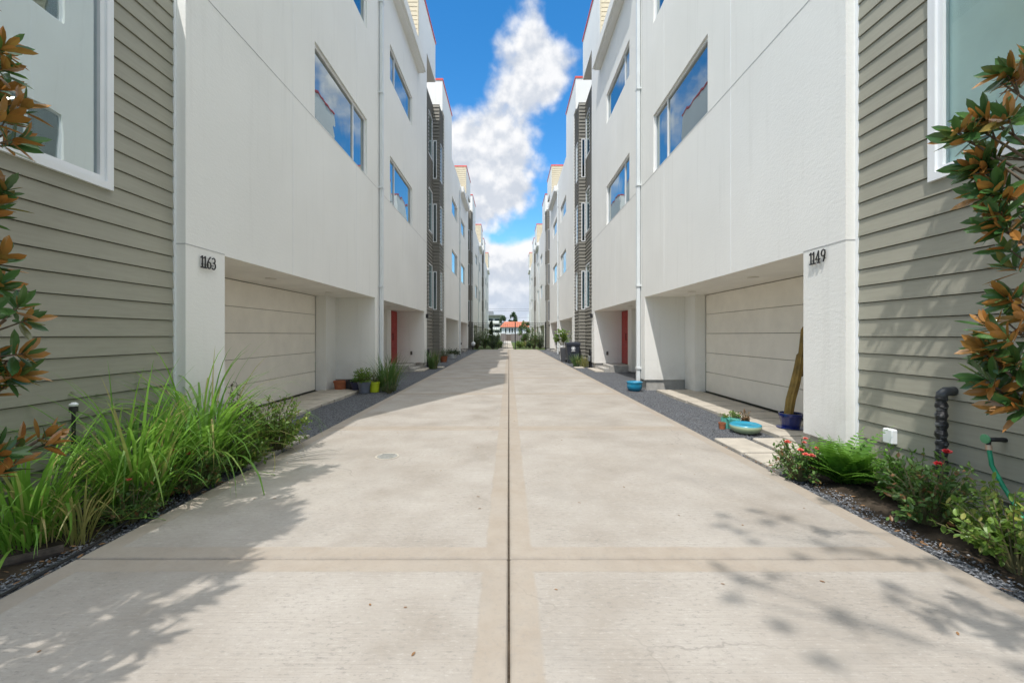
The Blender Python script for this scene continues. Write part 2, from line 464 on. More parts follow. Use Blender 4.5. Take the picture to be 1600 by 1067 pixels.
M['joint'] = simple('joint_filler', (0.07, 0.055, 0.04), 0.95, 0.5, 30.0, 0.5, 90, spec=0.1)
M['door'] = simple('garage_door_paint', (0.87, 0.83, 0.75), 0.62, 0.05, 3.0, 0.1, 50, spec=0.3)
M['white'] = simple('white_vinyl', (0.80, 0.82, 0.84), 0.4, 0.03, 3.0)
M['pipe'] = simple('downpipe_paint', (0.66, 0.69, 0.70), 0.4, 0.05, 3.0)
M['red'] = simple('red_door_paint', (0.36, 0.022, 0.018), 0.4, 0.12, 4.0)
M['coping'] = simple('red_coping_metal', (0.66, 0.10, 0.085), 0.35, 0.1, 4.0)
M['black'] = simple('black_metal', (0.018, 0.018, 0.02), 0.45, 0.2, 9.0)
M['seam'] = simple('dark_seam', (0.10, 0.095, 0.085), 0.9, 0.2, 9.0)
M['joint_bead'] = simple('stucco_control_joint', (0.50, 0.50, 0.50), 0.8, 0.15, 9.0)
M['joint_pale'] = simple('stucco_pale_bead', (0.80, 0.80, 0.80), 0.7, 0.05, 9.0)
M['glass'] = make_glass('window_glass', (0.55, 0.72, 0.72), 0.30, 0.55)
M['glass_near'] = make_glass('near_window_glass', (0.8, 0.94, 0.9), 0.55, 0.45)
M['glass_dim'] = make_glass('low_mirror_window_glass', (0.5, 0.6, 0.6), 0.05, 0.3)  # weakly reflecting pane for the street-facing bay windows
M['glass_blind'] = make_glass('blind_window_glass', (0.93, 1.0, 0.98), 0.06, 0.12)
M['blind'] = simple('pale_blind', (0.76, 0.88, 0.84), 0.9, 0.06, 2.0)
M['dark_room'] = simple('dark_interior_paint', (0.035, 0.05, 0.055), 0.95, 0.3, 3.0)  # darkness of the room behind the glass, put into the colour
M['lamp'] = simple('lamp_lens', (0.7, 0.66, 0.58), 0.4, 0.02, 3.0)

# ------------------------------------------------------------------ ground, drive, beds
def build_ground():
    g = MB(); g.quad((-900, -300, -0.10), (900, -300, -0.10), (900, 1500, -0.10), (-900, 1500, -0.10))
    structure(g.build('ground', M['lawn']))
    # concrete slabs with real joints
    d = MB(); gap = 0.005; cg = 0.0055
    ys = [JY0 + JSP * k for k in range(-3, 11)]
    ys = [y for y in ys if y < 38.2] + [38.6]
    for a, b in zip(ys, ys[1:]):
        for s in (-1, 1):
            d.bbox(s * cg, s * JHX, a + gap, b - gap, -0.085, 0.0, 0.007)
    structure(d.build('driveway', M['concrete']))
    j = MB(); j.quad((-JHX + .01, ys[0], -0.016), (JHX - .01, ys[0], -0.016), (JHX - .01, ys[-1], -0.016), (-JHX + .01, ys[-1], -0.016))
    structure(j.build('driveway_joint_filler', M['joint']))
    for s, nm in ((-1, 'gravel_bed_left'), (1, 'gravel_bed_right')):
        q = MB(); n = 60; m = 8
        y0, y1, x0, x1 = -2.0, 39.0, JHX + .002, 4.5
        base = len(q.v)
        for i in range(n * 3 + 1):
            for k in range(m + 1):
                y = y0 + (y1 - y0) * i / (n * 3); x = x0 + (x1 - x0) * k / m
                q.v.append((s * x, y, -0.042 + (0.014 * math.sin(y * 2.1 + k) * math.sin(k * 1.7 + y * .9) if 0 < k < m else 0)))
        for i in range(n * 3):
            for k in range(m):
                a = i * (m + 1) + k
                q.f.append((a, a + 1, a + m + 2, a + m + 1)[::s]); q.m.append(0)
        structure(q.build(nm, M['gravel'], smooth=True))
    # loose stones lying on the beds (nobody could count them)
    for s, nm in ((-1, 'left'), (1, 'right')):
        st = MB()
        for i in range(16000):
            y = 1.7 + 10.5 * random.random() ** 1.7; x = random.uniform(JHX + .012, 3.42)
            r = random.uniform(.003, .0085); rx, ry, rz = r * random.uniform(.7, 1.5), r * random.uniform(.7, 1.5), r * random.uniform(.5, .9)
            cz = -0.034 + random.uniform(0, .010); a = random.uniform(0, 3.1); ca, sa = math.cos(a), math.sin(a)
            b = len(st.v)
            for dx, dy, dz in ((1, 0, .1), (0, 1, -.1), (-1, .2, 0), (-.1, -1, .1), (.2, .1, 1), (-.1, 0, -1)):
                X, Y = dx * rx, dy * ry
                st.v.append((s * x + X * ca - Y * sa, y + X * sa + Y * ca, cz + dz * rz))
            for t in ((0, 1, 4), (1, 2, 4), (2, 3, 4), (3, 0, 4), (1, 0, 5), (2, 1, 5), (3, 2, 5), (0, 3, 5)):
                st.f.append(tuple(b + k for k in t)); st.m.append(0)
        o = st.build('loose_gravel', M['stones'])
        tag(o, 'loose dark grey gravel stones in the ' + ('shaded bed left of the drive' if s < 0 else 'sunlit bed right of the drive'), 'gravel', None, 'stuff')
    # soil humps under the planting near the camera
    for s, nm in ((-1, 'planting_soil_left'), (1, 'planting_soil_right')):
        q = MB(); n = 40; m = 10; y0, y1 = (0.2, 4.6)
        for i in range(n + 1):
            for k in range(m + 1):
                y = y0 + (y1 - y0) * i / n; x = 2.66 + (3.40 - 2.66) * k / m
                e = min(1, min(i, n - i) / 5) * min(1, min(k, m - k + 3) / 3)
                z = -0.05 + e * (0.045 + 0.03 * math.sin(x * 9 + y * 5) * math.sin(y * 7.3))
                q.v.append((s * x, y, z))
        for i in range(n):
            for k in range(m):
                a = i * (m + 1) + k
                q.f.append((a, a + 1, a + m + 2, a + m + 1)[::s]); q.m.append(0)
        structure(q.build(nm, M['soil'], smooth=True))
build_ground()

# ------------------------------------------------------------------ townhouse blocks
FX = 3.29            # facade plane |x|
BX = 3.35            # bay plane
RX = 3.675           # recess plane
DX = 4.5             # garage door plane
PERIOD = 17.8
SOF = 2.21

def wall_cells(mb, s, X, y0, y1, z0, z1, holes):
    ys = sorted({y0, y1, *[v for h in holes for v in h[:2] if y0 < v < y1]})
    zs = sorted({z0, z1, *[v for h in holes for v in h[2:4] if z0 < v < z1]})
    for a, b in zip(ys, ys[1:]):
        for c, d in zip(zs, zs[1:]):
            my, mz = (a + b) / 2, (c + d) / 2
            if any(h[0] < my < h[1] and h[2] < mz < h[3] for h in holes): continue
            p = [(s * X, a, c), (s * X, b, c), (s * X, b, d), (s * X, a, d)]
            mb.quad(*(p if s < 0 else p[::-1]))

def reveal(mb, s, X, h, dep):
    y0, y1, z0, z1 = h[:4]; a, b = s * X, s * (X + dep)
    mb.quad((a, y0, z0), (b, y0, z0), (b, y0, z1), (a, y0, z1)); mb.quad((a, y1, z0), (a, y1, z1), (b, y1, z1), (b, y1, z0))
    mb.quad((a, y0, z1), (b, y0, z1), (b, y1, z1), (a, y1, z1)); mb.quad((a, y0, z0), (a, y1, z0), (b, y1, z0), (b, y0, z0))

def laps_x(mb, s, X, y0, y1, z0, z1, holes=(), ex=0.161, off=0.013):
    """lap siding on a plane facing the drive"""
    k0 = 0; z = z0
    while z < z1 - 1e-4:
        zt = min(z + ex, z1)
        cuts = sorted({z, zt, *[v for h in holes for v in h[2:4] if z < v < zt]})
        for c, d in zip(cuts, cuts[1:]):
            segs = [(y0, y1)]
            for h in holes:
                if h[2] < (c + d) / 2 < h[3]:
                    ns = []
                    for a, b in segs:
                        if h[1] <= a or h[0] >= b: ns.append((a, b)); continue
                        if h[0] > a: ns.append((a, h[0]))
                        if h[1] < b: ns.append((h[1], b))
                    segs = ns
            sl_ = off * .55 if d == zt else 0.0
            xa = X - off * (1 - (c - z) / ex); xb = X - off * (1 - (d - sl_ - z) / ex); bk = X + .035
            for a, b in segs:
                def q(*p): mb.quad(*[(s * u, y, w) for u, y, w in (p if s < 0 else p[::-1])])
                q((xa, a, c), (xa, b, c), (xb, b, d - sl_), (xb, a, d - sl_))
                if c == z: q((bk, a, c), (bk, b, c), (xa, b, c), (xa, a, c))
                if sl_:
                    q((xb, a, d - sl_), (xb, b, d - sl_), (bk, b, d - sl_), (bk, a, d - sl_))
                    q((bk, a, d - sl_), (bk, b, d - sl_), (bk, b, d), (bk, a, d))
        z = zt

def laps_y(mb, s, Y, x0, x1, z0, z1, holes=(), ex=0.161, off=0.013):
    """lap siding on a plane facing the street (towards -y)"""
    z = z0
    while z < z1 - 1e-4:
        zt = min(z + ex, z1)
        cuts = sorted({z, zt, *[v for h in holes for v in h[2:4] if z < v < zt]})
        for c, d in zip(cuts, cuts[1:]):
            segs = [(x0, x1)]
            for h in holes:
                if h[2] < (c + d) / 2 < h[3]:
                    segs = [q for a, b in segs for q in ((a, min(b, h[0])), (max(a, h[1]), b)) if q[1] - q[0] > 1e-4]
            sl_ = off * .55 if d == zt else 0.0
            ya = Y - off * (1 - (c - z) / ex); yb = Y - off * (1 - (d - sl_ - z) / ex); bk = Y + .035
            for a, b in segs:
                mb.quad((s * a, ya, c), (s * b, ya, c), (s * b, yb, d - sl_), (s * a, yb, d - sl_))
                if c == z: mb.quad((s * a, bk, c), (s * b, bk, c), (s * b, ya, c), (s * a, ya, c))
                if sl_:
                    mb.quad((s * a, yb, d - sl_), (s * b, yb, d - sl_), (s * b, bk, d - sl_), (s * a, bk, d - sl_))
                    mb.quad((s * a, bk, d - sl_), (s * b, bk, d - sl_), (s * b, bk, d), (s * a, bk, d))
        z = zt

def window(parent, s, X, y0, y1, z0, z1, mull=(), fw=0.045, proud=-0.045, glass='glass', back='dark_room', trim=0.0, bd=0.12):
    """framed window in a plane facing the drive; proud<0 sits back in its reveal"""
    f = MB(); xo, xi = X - proud, X - proud + 0.05
    def bar(a, b, c, d, e=0.0): f.box(s * (xo - e), s * xi, a, b, c, d)
    bar(y0, y0 + fw, z0, z1); bar(y1 - fw, y1, z0, z1)
    bar(y0 + fw, y1 - fw, z0, z0 + fw); bar(y0 + fw, y1 - fw, z1 - fw, z1)
    for m in mull: bar(m - fw * .5, m + fw * .5, z0 + fw, z1 - fw, -0.004)
    if trim:
        for a, b, c, d in ((y0 - trim, y0, z0 - trim, z1 + trim), (y1, y1 + trim, z0 - trim, z1 + trim),
                           (y0, y1, z0 - trim, z0), (y0, y1, z1, z1 + trim)):
            f.box(s * (X - 0.034), s * (X + 0.02), a, b, c, d)
    w = f.build('window', M['white'], parent)
    g = MB(); xg = xo + 0.028
    p = [(s * xg, y0 + fw, z0 + fw), (s * xg, y1 - fw, z0 + fw), (s * xg, y1 - fw, z1 - fw), (s * xg, y0 + fw, z1 - fw)]
    g.quad(*(p if s < 0 else p[::-1])); g.build('pane', M[glass], w)
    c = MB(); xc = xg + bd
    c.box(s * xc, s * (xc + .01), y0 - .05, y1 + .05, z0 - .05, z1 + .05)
    c.build('blind_or_dark_room', M[back], w)  # backing sheet: pale blind, or dark tone standing for the unlit room
    return w

def window_y(parent, s, Y, x0, x1, z0, z1, fw=0.04):
    f = MB()
    for a, b, c, d in ((x0, x0 + fw, z0, z1), (x1 - fw, x1, z0, z1), (x0 + fw, x1 - fw, z0, z0 + fw), (x0 + fw, x1 - fw, z1 - fw, z1)):
        f.box(s * a, s * b, Y - .03, Y + .03, c, d)
    w = f.build('window', M['white'], parent)
    g = MB(); g.quad((s * (x0 + fw), Y - .005, z0 + fw), (s * (x1 - fw), Y - .005, z0 + fw), (s * (x1 - fw), Y - .005, z1 - fw), (s * (x0 + fw), Y - .005, z1 - fw))
    g.build('pane', M['glass_dim'], w)
    c = MB(); c.box(s * (x0 + .01), s * (x1 - .01), Y + .06, Y + .07, z0, z1); c.build('blind_or_dark_room', M['dark_room'], w)  # dark sheet stands for the unlit room
    return w

DIG = {'1': [[(-.10, .80), (.12, 1.0), (.12, 0)], [(-.08, 0), (.34, 0)]],
       '6': [[(.50, 1.0), (.30, .86), (.10, .55), (.02, .30), (.10, .08), (.30, 0), (.50, .08), (.58, .28), (.50, .48), (.30, .56), (.12, .50)]],
       '3': [[(.05, .92), (.28, 1.0), (.48, .90), (.50, .72), (.38, .58), (.22, .54)], [(.38, .58), (.54, .44), (.56, .22), (.42, .04), (.22, 0), (.02, .10)]],
       '4': [[(.40, 0), (.40, 1.0), (-.02, .30), (.60, .30)], [(.26, 0), (.54, 0)]],
       '9': [[(.50, .55), (.34, .44), (.12, .50), (.02, .70), (.12, .92), (.32, 1.0), (.52, .92), (.56, .72), (.48, .40), (.30, .0)]]}
ADV = {'1': .44, '6': .74, '3': .72, '4': .78, '9': .7}

def number(parent, s, text, ystart, zb, h):
    """raised black metal digits standing off the stucco"""
    u = 0.0
    for ch in text:
        m = MB()
        for stroke in DIG[ch]:
            pts = []
            for a, b in stroke:
                y = ystart + (u + a) * h * 0.8 * (1 if s < 0 else -1)
                pts.append((s * (FX - 0.022), y, zb + b * h))
            m.tube(pts, h * 0.062, 6)
        y = ystart + (u + .3) * h * 0.8 * (1 if s < 0 else -1)
        m.box(s * (FX - .02), s * (FX + .0), y - .004, y + .004, zb + h * .28, zb + h * .34)
        m.build('digit', M['black'], parent)
        u += ADV[ch]

def block(s, Y0, first, label, num=None):
    B = thing('townhouse_block', (s * FX, Y0, 0), label, 'townhouse', 'rows of white townhouses along the drive')
    g0, g1 = Y0 + .61, Y0 + 6.28          # garage opening
    e0, e1 = Y0 + 6.97, Y0 + 12.5         # entry opening
    E = Y0 + 13.02
    ROOF = 11.5
    wins = [(Y0 + 2.95, Y0 + 5.66, 4.98, 6.28, Y0 + 4.90), (Y0 + 2.95, Y0 + 5.66, 8.38, 9.36, Y0 + 4.90),
            (Y0 + 7.62, Y0 + 10.40, 4.98, 6.27, Y0 + 8.25), (Y0 + 7.62, Y0 + 10.40, 8.38, 9.36, Y0 + 8.25)]
    holes = [(g0, g1, 0, SOF), (e0, e1, 0, SOF)] + [w[:4] for w in wins]
    w = MB()
    wall_cells(w, s, FX, Y0, E, .21, ROOF, holes)
    for h in wins: reveal(w, s, FX, h, .10)
    # street-side and far-side faces, lower lip of the stucco
    for y in (Y0, E): w.quad((s * FX, y, .21), (s * 12, y, .21), (s * 12, y, ROOF), (s * FX, y, ROOF))
    for a, b in ((Y0, g0), (g1, e0), (e1, E)):
        w.quad((s * FX, a, .21), (s * FX, b, .21), (s * (FX + .5), b, .21), (s * (FX + .5), a, .21))
    # roof and back
    w.quad((s * FX, Y0, ROOF), (s * 12, Y0, ROOF), (s * 12, E, ROOF), (s * FX, E, ROOF))
    w.quad((s * 12, Y0, 0), (s * 12, E, 0), (s * 12, E, ROOF), (s * 12, Y0, ROOF))
    # taller ends with their overhangs
    w.box(s * FX, s * 9, Y0, Y0 + 2.9, ROOF + .002, 13.9)
    w.box(s * FX, s * 9, Y0 + 11.5, E, ROOF + .002, 14.3)
    w.box(s * FX, s * 6, E + .001, E + 2.05, 12.6, 14.3)
    if not first: w.box(s * FX, s * 6, Y0 - .65, Y0 - .001, 12.4, 13.9)
    # recess side walls
    for a, b in ((g0, g1), (e0, e1)):
        for y, t in ((a, -1), (b, 1)):
            w.quad((s * FX, y, .21), (s * DX, y, .21), (s * DX, y, SOF), (s * FX, y, SOF))
            w.quad((s * FX, y, .21), (s * DX, y, .21), (s * DX, y + t * .05, .21), (s * FX, y + t * .05, .21))
    # pilasters beside the garage doors
    w.box(s * 4.26, s * DX, g1 - .58, g1 - .002, 0, SOF)
    w.box(s * 4.28, s * (DX + .1), e0 + 3.95, e0 + 4.35, 0, SOF)
    w.box(s * DX, s * (DX + .1), e0, e0 + .12, 0, SOF)
    w.build('wall', M['stucco'], B)
    for a, b in ((Y0 + .04, g0 - .0), (g1 + .0, e0 - .0), (e1 + .0, E - .04)):
        p = MB(); p.box(s * (FX + .05), s * DX, a + (.04 if a != Y0 + .04 else 0), b - (.04 if b != E - .04 else 0), -.1, .208)
        p.build('foundation', M['plinth'], B)
    so = MB()
    for a, b in ((g0, g1), (e0, e1)):
        so.quad((s * FX, a, SOF), (s * FX, b, SOF), (s * (DX + .1), b, SOF), (s * (DX + .1), a, SOF))
    sof = so.build('soffit', M['soffit'], B)
    for y, x in ((g0 + 2.0, 3.85), (g0 + 4.3, 3.85), (e0 + 2.6, 3.85)):
        l = MB(); l.lathe(s * x, y, [(.085, SOF - .012), (.085, SOF - .002)], 18); l.lathe(s * x, y, [(.06, SOF - .014), (.06, SOF - .0125)], 16)
        l.build('downlight', M['lamp'], sof)
    # garage doors: five leaves with shadow gaps
    for a, b in ((g0, g1 - .58), (e0 + .12, e0 + 3.95)):
        d = MB(); H = SOF - .03; n = 5
        for k in range(n):
            d.bbox(s * DX, s * (DX + .04), a + .02, b - .015, .02 + k * H / n + .004, .02 + (k + 1) * H / n - .004, .006)
        gd = d.build('garage_door', M['door'], B)
        bk = MB(); bk.box(s * (DX + .03), s * (DX + .05), a, b, 0, SOF - .001); bk.build('door_backing', M['seam'], gd)
    # entry: red front door up one step
    r = MB(); ya, yb = e1 - .80, e1 - .02
    r.bbox(s * 4.34, s * 4.40, ya, yb, .22, 2.19, .006)
    for k in range(3): r.bbox(s * 4.332, s * 4.345, ya + .14, yb - .14, .40 + k * .58, .40 + k * .58 + .44, .006)
    rd = r.build('front_door', M['red'], B)
    hd = MB(); hd.tube([(s * 4.31, ya + .08, 1.10), (s * 4.31, ya + .08, 1.34)], .012, 8)
    hd.tube([(s * 4.34, ya + .08, 1.12), (s * 4.31, ya + .08, 1.12)], .01, 6); hd.tube([(s * 4.34, ya + .08, 1.32), (s * 4.31, ya + .08, 1.32)], .01, 6)
    hd.build('handle', M['black'], rd)
    jb = MB(); jb.box(s * 4.36, s * (DX + .1), e0 + 4.351, ya, 0, SOF - .001); jb.build('door_surround', M['door'], B)
    stp = MB(); stp.bbox(s * 3.62, s * 4.36, e0 + 4.36, e1 - .004, -.06, .20, .012); stp.bbox(s * 3.42, s * 3.615, e0 + 4.36, e1 - .004, -.06, .095, .012)
    stp.build('entry_step', M['plinth'], B)
    mt = MB(); mt.bbox(s * 3.75, s * 3.83, e1 - .03, e1 - .001, .52, .66, .008); mt.build('wall_socket', M['seam'], B)
    for wn in wins: window(B, s, FX, *wn[:4], mull=(wn[4],))
    # ledge under the roof terrace
    l = MB(); l.bbox(s * (FX - .27), s * (FX - .001), Y0 + 7.0, Y0 + 11.5, 10.88, 11.24, .012)
    l.build('ledge', M['stucco'], B); l = MB()
    l.box(s * (FX - .20), s * (FX - .001), Y0 + 7.05, Y0 + 11.45, 10.83, 10.879)
    l.build('ledge_soffit', M['stucco'], B)
    cr = MB(); laps_y(cr, s, Y0 + 11.5 - .04, FX + .05, 6.0, ROOF, 14.27); 
    laps_x(cr, s, FX + 2.6, Y0 + 2.9, Y0 + 11.48, ROOF, 13.8)
    cr.box(s * (FX + .012), s * (FX + .05), Y0 + 11.5 - .056, Y0 + 11.5 - .0005, ROOF + .003, 14.27)
    cr.build('terrace_siding', M['cream'], B)
    tb = MB(); tb.box(s * (FX + 2.64), s * 9, Y0 + 2.9, Y0 + 11.48, ROOF + .003, 13.8); tb.build('penthouse', M['stucco'], B)
    # red metal copings
    ya = Y0 - (.03 if first else .68)
    c = MB(); c.box(s * (FX - .035), s * 6.1, ya, Y0 + 2.93, 13.902, 13.99); c.build('coping', M['coping'], B)
    c = MB(); c.box(s * (FX - .035), s * 6.1, Y0 + 11.46, E + 2.08, 14.302, 14.39); c.build('coping', M['coping'], B)
    # downpipe on the pier between the openings
    for yy, zt in ((Y0 + 6.62, 10.86),):
        d = MB(); d.bbox(s * (FX - .105), s * (FX - .015), yy - .05, yy + .05, 0.02, zt, .014)
        dp = d.build('downpipe', M['pipe'], B)
        for z in (.45, 2.5, 5.0, 7.4, 9.7):
            k = MB(); k.box(s * (FX - .112), s * (FX - .0), yy - .075, yy + .075, z, z + .04)
            k.build('bracket', M['pipe'], dp)
    # stucco joints: thin beads
    for z in (SOF + .012, 4.955):
        segs = [(Y0, Y0 + 6.5), (Y0 + 6.75, E)] if z > 3 else [(Y0, g0)]
        for a, b in segs:
            j = MB(); j.box(s * (FX - .003), s * (FX + .01), a, b, z, z + .010); j.build('control_joint', M['joint_bead'], B)
    j = MB(); j.box(s * FX, s * (FX + .12), Y0 - .003, Y0 + .0, SOF + .012, SOF + .022); j.build('control_joint', M['joint_bead'], B)
    j = MB(); j.box(s * (FX - .002), s * (FX + .01), Y0 + 6.47, Y0 + 6.485, .22, 10.8)
    j.build('control_joint', M['joint_bead'], B)
    for yy in (Y0 + 2.2, Y0 + 4.97, Y0 + 9.2, Y0 + 11.3):
        za = [SOF if g0 < yy < g1 or e0 < yy < e1 else .22]
        zz = za[0]
        spans = [(zz, ROOF)]
        for wn in wins:
            if wn[0] < yy < wn[1]:
                spans = [q for a, b in spans for q in ((a, min(b, wn[2])), (max(a, wn[3]), b)) if q[1] - q[0] > .01]
        for a, b in spans:
            jv = MB(); jv.box(s * (FX - .0025), s * (FX + .01), yy, yy + .012, a + .002, b); jv.build('stucco_bead', M['joint_pale'], B)
    # small black wall light at the far corner
    sc = MB(); sc.bbox(s * (FX - .10), s * (FX - .001), E - .22, E - .12, 1.96, 2.12, .01); sc.build('wall_light', M['black'], B)
    # lap-sided recess on the street side of the block
    sd = MB()
    if not first:
        A0 = Y0 - 4.75; Yb = Y0 - 1.25
        w1 = [(Yb - 1.08, Yb - .10, 2.55, 4.6), (Yb - 1.08, Yb - .10, 6.1, 8.1), (Yb - 1.08, Yb - .10, 9.6, 11.6)]
        w2 = [(Y0 - .98, Y0 - .42, 2.5, 4.35), (Y0 - .98, Y0 - .42, 5.75, 7.6), (Y0 - .98, Y0 - .42, 8.8, 10.65)]
        w3 = [(RX - .21, RX - .02, 2.5, 4.35), (RX - .21, RX - .02, 5.75, 7.6), (RX - .21, RX - .02, 8.8, 10.65)]
        laps_x(sd, s, RX, A0 + .01, Yb, .16, 12.39, w1, off=.032)
        laps_x(sd, s, BX, Yb, Y0 - .002, .16, 12.39, w2, off=.032)
        laps_y(sd, s, Yb, BX + .0, RX, .16, 12.39, w3, off=.032)
        sd.box(s * (BX - .012), s * (BX + .03), Yb - .014, Yb + .03, .16, 12.39)
        sd.quad((s * RX, A0, 12.395), (s * 9, A0, 12.395), (s * 9, Y0, 12.395), (s * RX, Y0, 12.395))
        sd.quad((s * BX, Yb, 12.395), (s * RX, Yb, 12.395), (s * RX, Y0, 12.395), (s * BX, Y0, 12.395))
        so_ = sd.build('siding', M['siding_grey'], B)
        for q in w1: window(B, s, RX, *q, fw=.05, proud=.02)
        for q in w2: window(B, s, BX, *q, fw=.05, proud=.02)
        for q in w3: window_y(B, s, Yb, *q)
        f = MB(); f.box(s * (RX + .02), s * (RX + .4), A0, Yb + .3, -.1, .159); f.build('foundation', M['plinth'], B)
        f = MB(); f.box(s * (BX + .02), s * (RX + .019), Yb + .02, Y0 - .01, -.1, .159)
        f.build('foundation', M['plinth'], B)
    else:
        SX = 3.405
        if s < 0: a0, top, wn, = Y0 - 1.98, 4.8, (2.80, 3.655, 2.585, 4.62)
        else: a0, top, wn = 0.7, 10.4, (2.05, 3.445, 2.585, 4.62)
        laps_x(sd, s, SX, a0, Y0 - .024, .16, top, [wn], off=.013)
        laps_y(sd, s, a0, SX, 9, .16, top)
        sd.quad((s * SX, a0, top), (s * 9, a0, top), (s * 9, Y0, top), (s * SX, Y0, top))
        sd.build('siding', M['siding'], B)
        tb = MB(); tb.box(s * 3.384, s * 3.46, Y0 - .024, Y0 - .002, .16, top); tb.build('corner_trim', M['white'], B)
        window(B, s, SX, *wn, fw=.04, proud=.012, glass='glass_blind' if s > 0 else 'glass_near', back='blind', trim=.06, bd=.03)
        f = MB(); f.box(s * (SX + .02), s * (SX + .4), a0 + .02, Y0 + .02, -.1, .159); f.build('foundation', M['plinth'], B)
    if num:
        if s < 0: number(B, s, num, Y0 + .20, 2.02, .125)
        else: number(B, s, num, Y0 + .47, 2.06, .125)
    return B

YL, YR = 4.43, 4.25
block(-1, YL, True, 'nearest white townhouse block on the left with black number 1163 beside its garage', '1163')
block(1, YR, True, 'nearest white townhouse block on the right with black number 1149 beside its garage', '1149')
bl = block(-1, YL + PERIOD, False, 'second white townhouse block on the shaded left side, behind the terracotta flower pot')
br = block(1, YR + PERIOD, False, 'second white townhouse block on the sunlit right side, behind the black wheeled bin')
for k, (wl, wr) in enumerate((('third white townhouse block on the left side, just behind the black gate', 'third white townhouse block on the right side, just behind the black gate'),
                              ('farthest white townhouse block on the left, at the end of the shaded row', 'farthest white townhouse block on the right, at the end of the sunlit row'))):
    for src, lab in ((bl, wl), (br, wr)):
        c = copy_tree(src); c.location.y += PERIOD * (k + 1); c['label'] = lab

# ------------------------------------------------------------------ pavers
def pavers():
    for s, Y0 in ((-1, YL), (1, YR)):
        side = 'shaded left' if s < 0 else 'right'
        k = 0; y = Y0 + .72; n = 9; L = .57
        for k in range(n):
            m = MB(); m.bbox(s * (3.47 + .004 * (k % 3)), s * 4.40, y + .02, y + L - .02, -.06, .012, .008)
            o = m.build('paver', M['paver'], loc=(s * 3.9, y, -.05))
            tag(o, 'pale concrete paver in the row in front of the ' + side + ' garage door', 'paver', 'pavers in front of the %s garage' % side)
            y += L + .02
        t = MB(); t.box(s * 4.40, s * 4.5, Y0 + .62, Y0 + 5.7, -.05, -.002); structure(t.build('garage_threshold', M['seam']))
        for i, (a, b, c, d) in enumerate(((2.58, 2.97, Y0 + .58, Y0 + 1.22), (3.06, 3.44, Y0 + .58, Y0 + 1.22), (2.58, 2.97, Y0 - .12, Y0 + .52))):
            m = MB(); m.bbox(s * a, s * b, c, d, -.07, .006, .01)
            o = m.build('stepping_slab', M['paver'], loc=(s * a, c, -.06))
            tag(o, ['pale stepping slab at the edge of the %s gravel, next to the drive' % side, 'pale stepping slab between the drive-side slab and the %s garage pavers' % side,
                    'stepping slab half under the plants at the near end of the %s gravel' % side][i], 'slab')
    for s, Y0 in ((-1, YL), (1, YR)):
        for i in range(4):
            side = 'left' if s < 0 else 'right'
            y = Y0 + 11.4 + i * .52 if i < 3 else Y0 + 12.98
            x0 = 3.1 if i < 3 else 2.62
            m = MB(); m.bbox(s * x0, s * (x0 + .38), y, y + .46, -.07, .004, .01)
            tag(m.build('entry_slab', M['paver'], loc=(s * x0, y, -.06)), 'pale slab in the gravel before the red front door on the %s' % side, 'slab', 'slabs before the %s front door' % side)
    # concrete stub wall beside the right garage with its pale end block
    m = MB(); m.bbox(3.40, 4.38, YR + .02, YR + .66, -.06, .115, .012)
    tag(m.build('concrete_curb', M['plinth'], loc=(3.8, YR + .3, 0)), 'low grey concrete block behind the white pillar on the right', 'concrete block')
    m = MB(); m.bbox(3.385, 3.50, YR + .67, YR + .80, -.06, .135, .012)
    tag(m.build('concrete_post', M['paver'], loc=(3.44, YR + .73, 0)), 'short pale concrete post at the end of the right garage pavers', 'post')
    # manhole cover in the drive
    X, Y = -190 / 190 * 1.3, 884 / 190
    h = thing('drain_cover', (X, Y, 0), 'round grey drain cover set in the left half of the drive', 'drain cover')
    q = MB(); q.lathe(X, Y, [(.125, .0005), (.125, .005), (.108, .0052), (.107, .0025)], 36); q.build('rim', M['paver'], h)
    q = MB(); q.lathe(X, Y, [(.105, .0007), (.104, .006)], 32)
    for i in range(-3, 4): q.box(X - .07, X + .07, Y + i * .025 - .003, Y + i * .025 + .003, .006, .0085)
    q.build('lid', simple('grey_iron', (.26, .26, .24), .7, .2, 20, .3, 80), h)
pavers()

# ------------------------------------------------------------------ planting
M['magnolia'] = make_leaf('magnolia_leaf', (0.035, 0.10, 0.03), (0.11, 0.22, 0.055), ((0.30, 0.105, 0.022), (0.46, 0.19, 0.05)), 0.24, 0.12, tip=(0.36, 0.17, 0.045), TIP=0.72)
M['grass'] = make_leaf('long_grass_blade', (0.105, 0.27, 0.028), (0.24, 0.43, 0.065), None, 0.45, 0.35, tip=(0.42, 0.34, 0.14))
M['dgrass'] = make_leaf('dark_grass_blade', (0.05, 0.12, 0.03), (0.12, 0.21, 0.05), None, 0.5, 0.3, tip=(0.33, 0.27, 0.12))
M['ygrass'] = make_leaf('tawny_grass_blade', (0.16, 0.20, 0.04), (0.40, 0.36, 0.13), None, 0.5, 0.3)
M['rose'] = make_leaf('rose_leaf', (0.06, 0.135, 0.035), (0.15, 0.26, 0.06), None, 0.42, 0.25, tip=(0.22, 0.10, 0.04))
M['shrub'] = make_leaf('bright_shrub_leaf', (0.085, 0.17, 0.025), (0.20, 0.31, 0.05), None, 0.42, 0.3, tip=(0.30, 0.30, 0.07))
M['fern'] = make_leaf('fern_leaf', (0.07, 0.19, 0.02), (0.16, 0.33, 0.04), None, 0.5, 0.3)
M['dark'] = make_leaf('dark_leaf', (0.02, 0.05, 0.02), (0.055, 0.105, 0.035), None, 0.5, 0.2)
M['purple'] = make_leaf('purple_leaf', (0.06, 0.035, 0.045), (0.13, 0.09, 0.08), None, 0.5, 0.2, tip=(0.08, 0.14, 0.04))
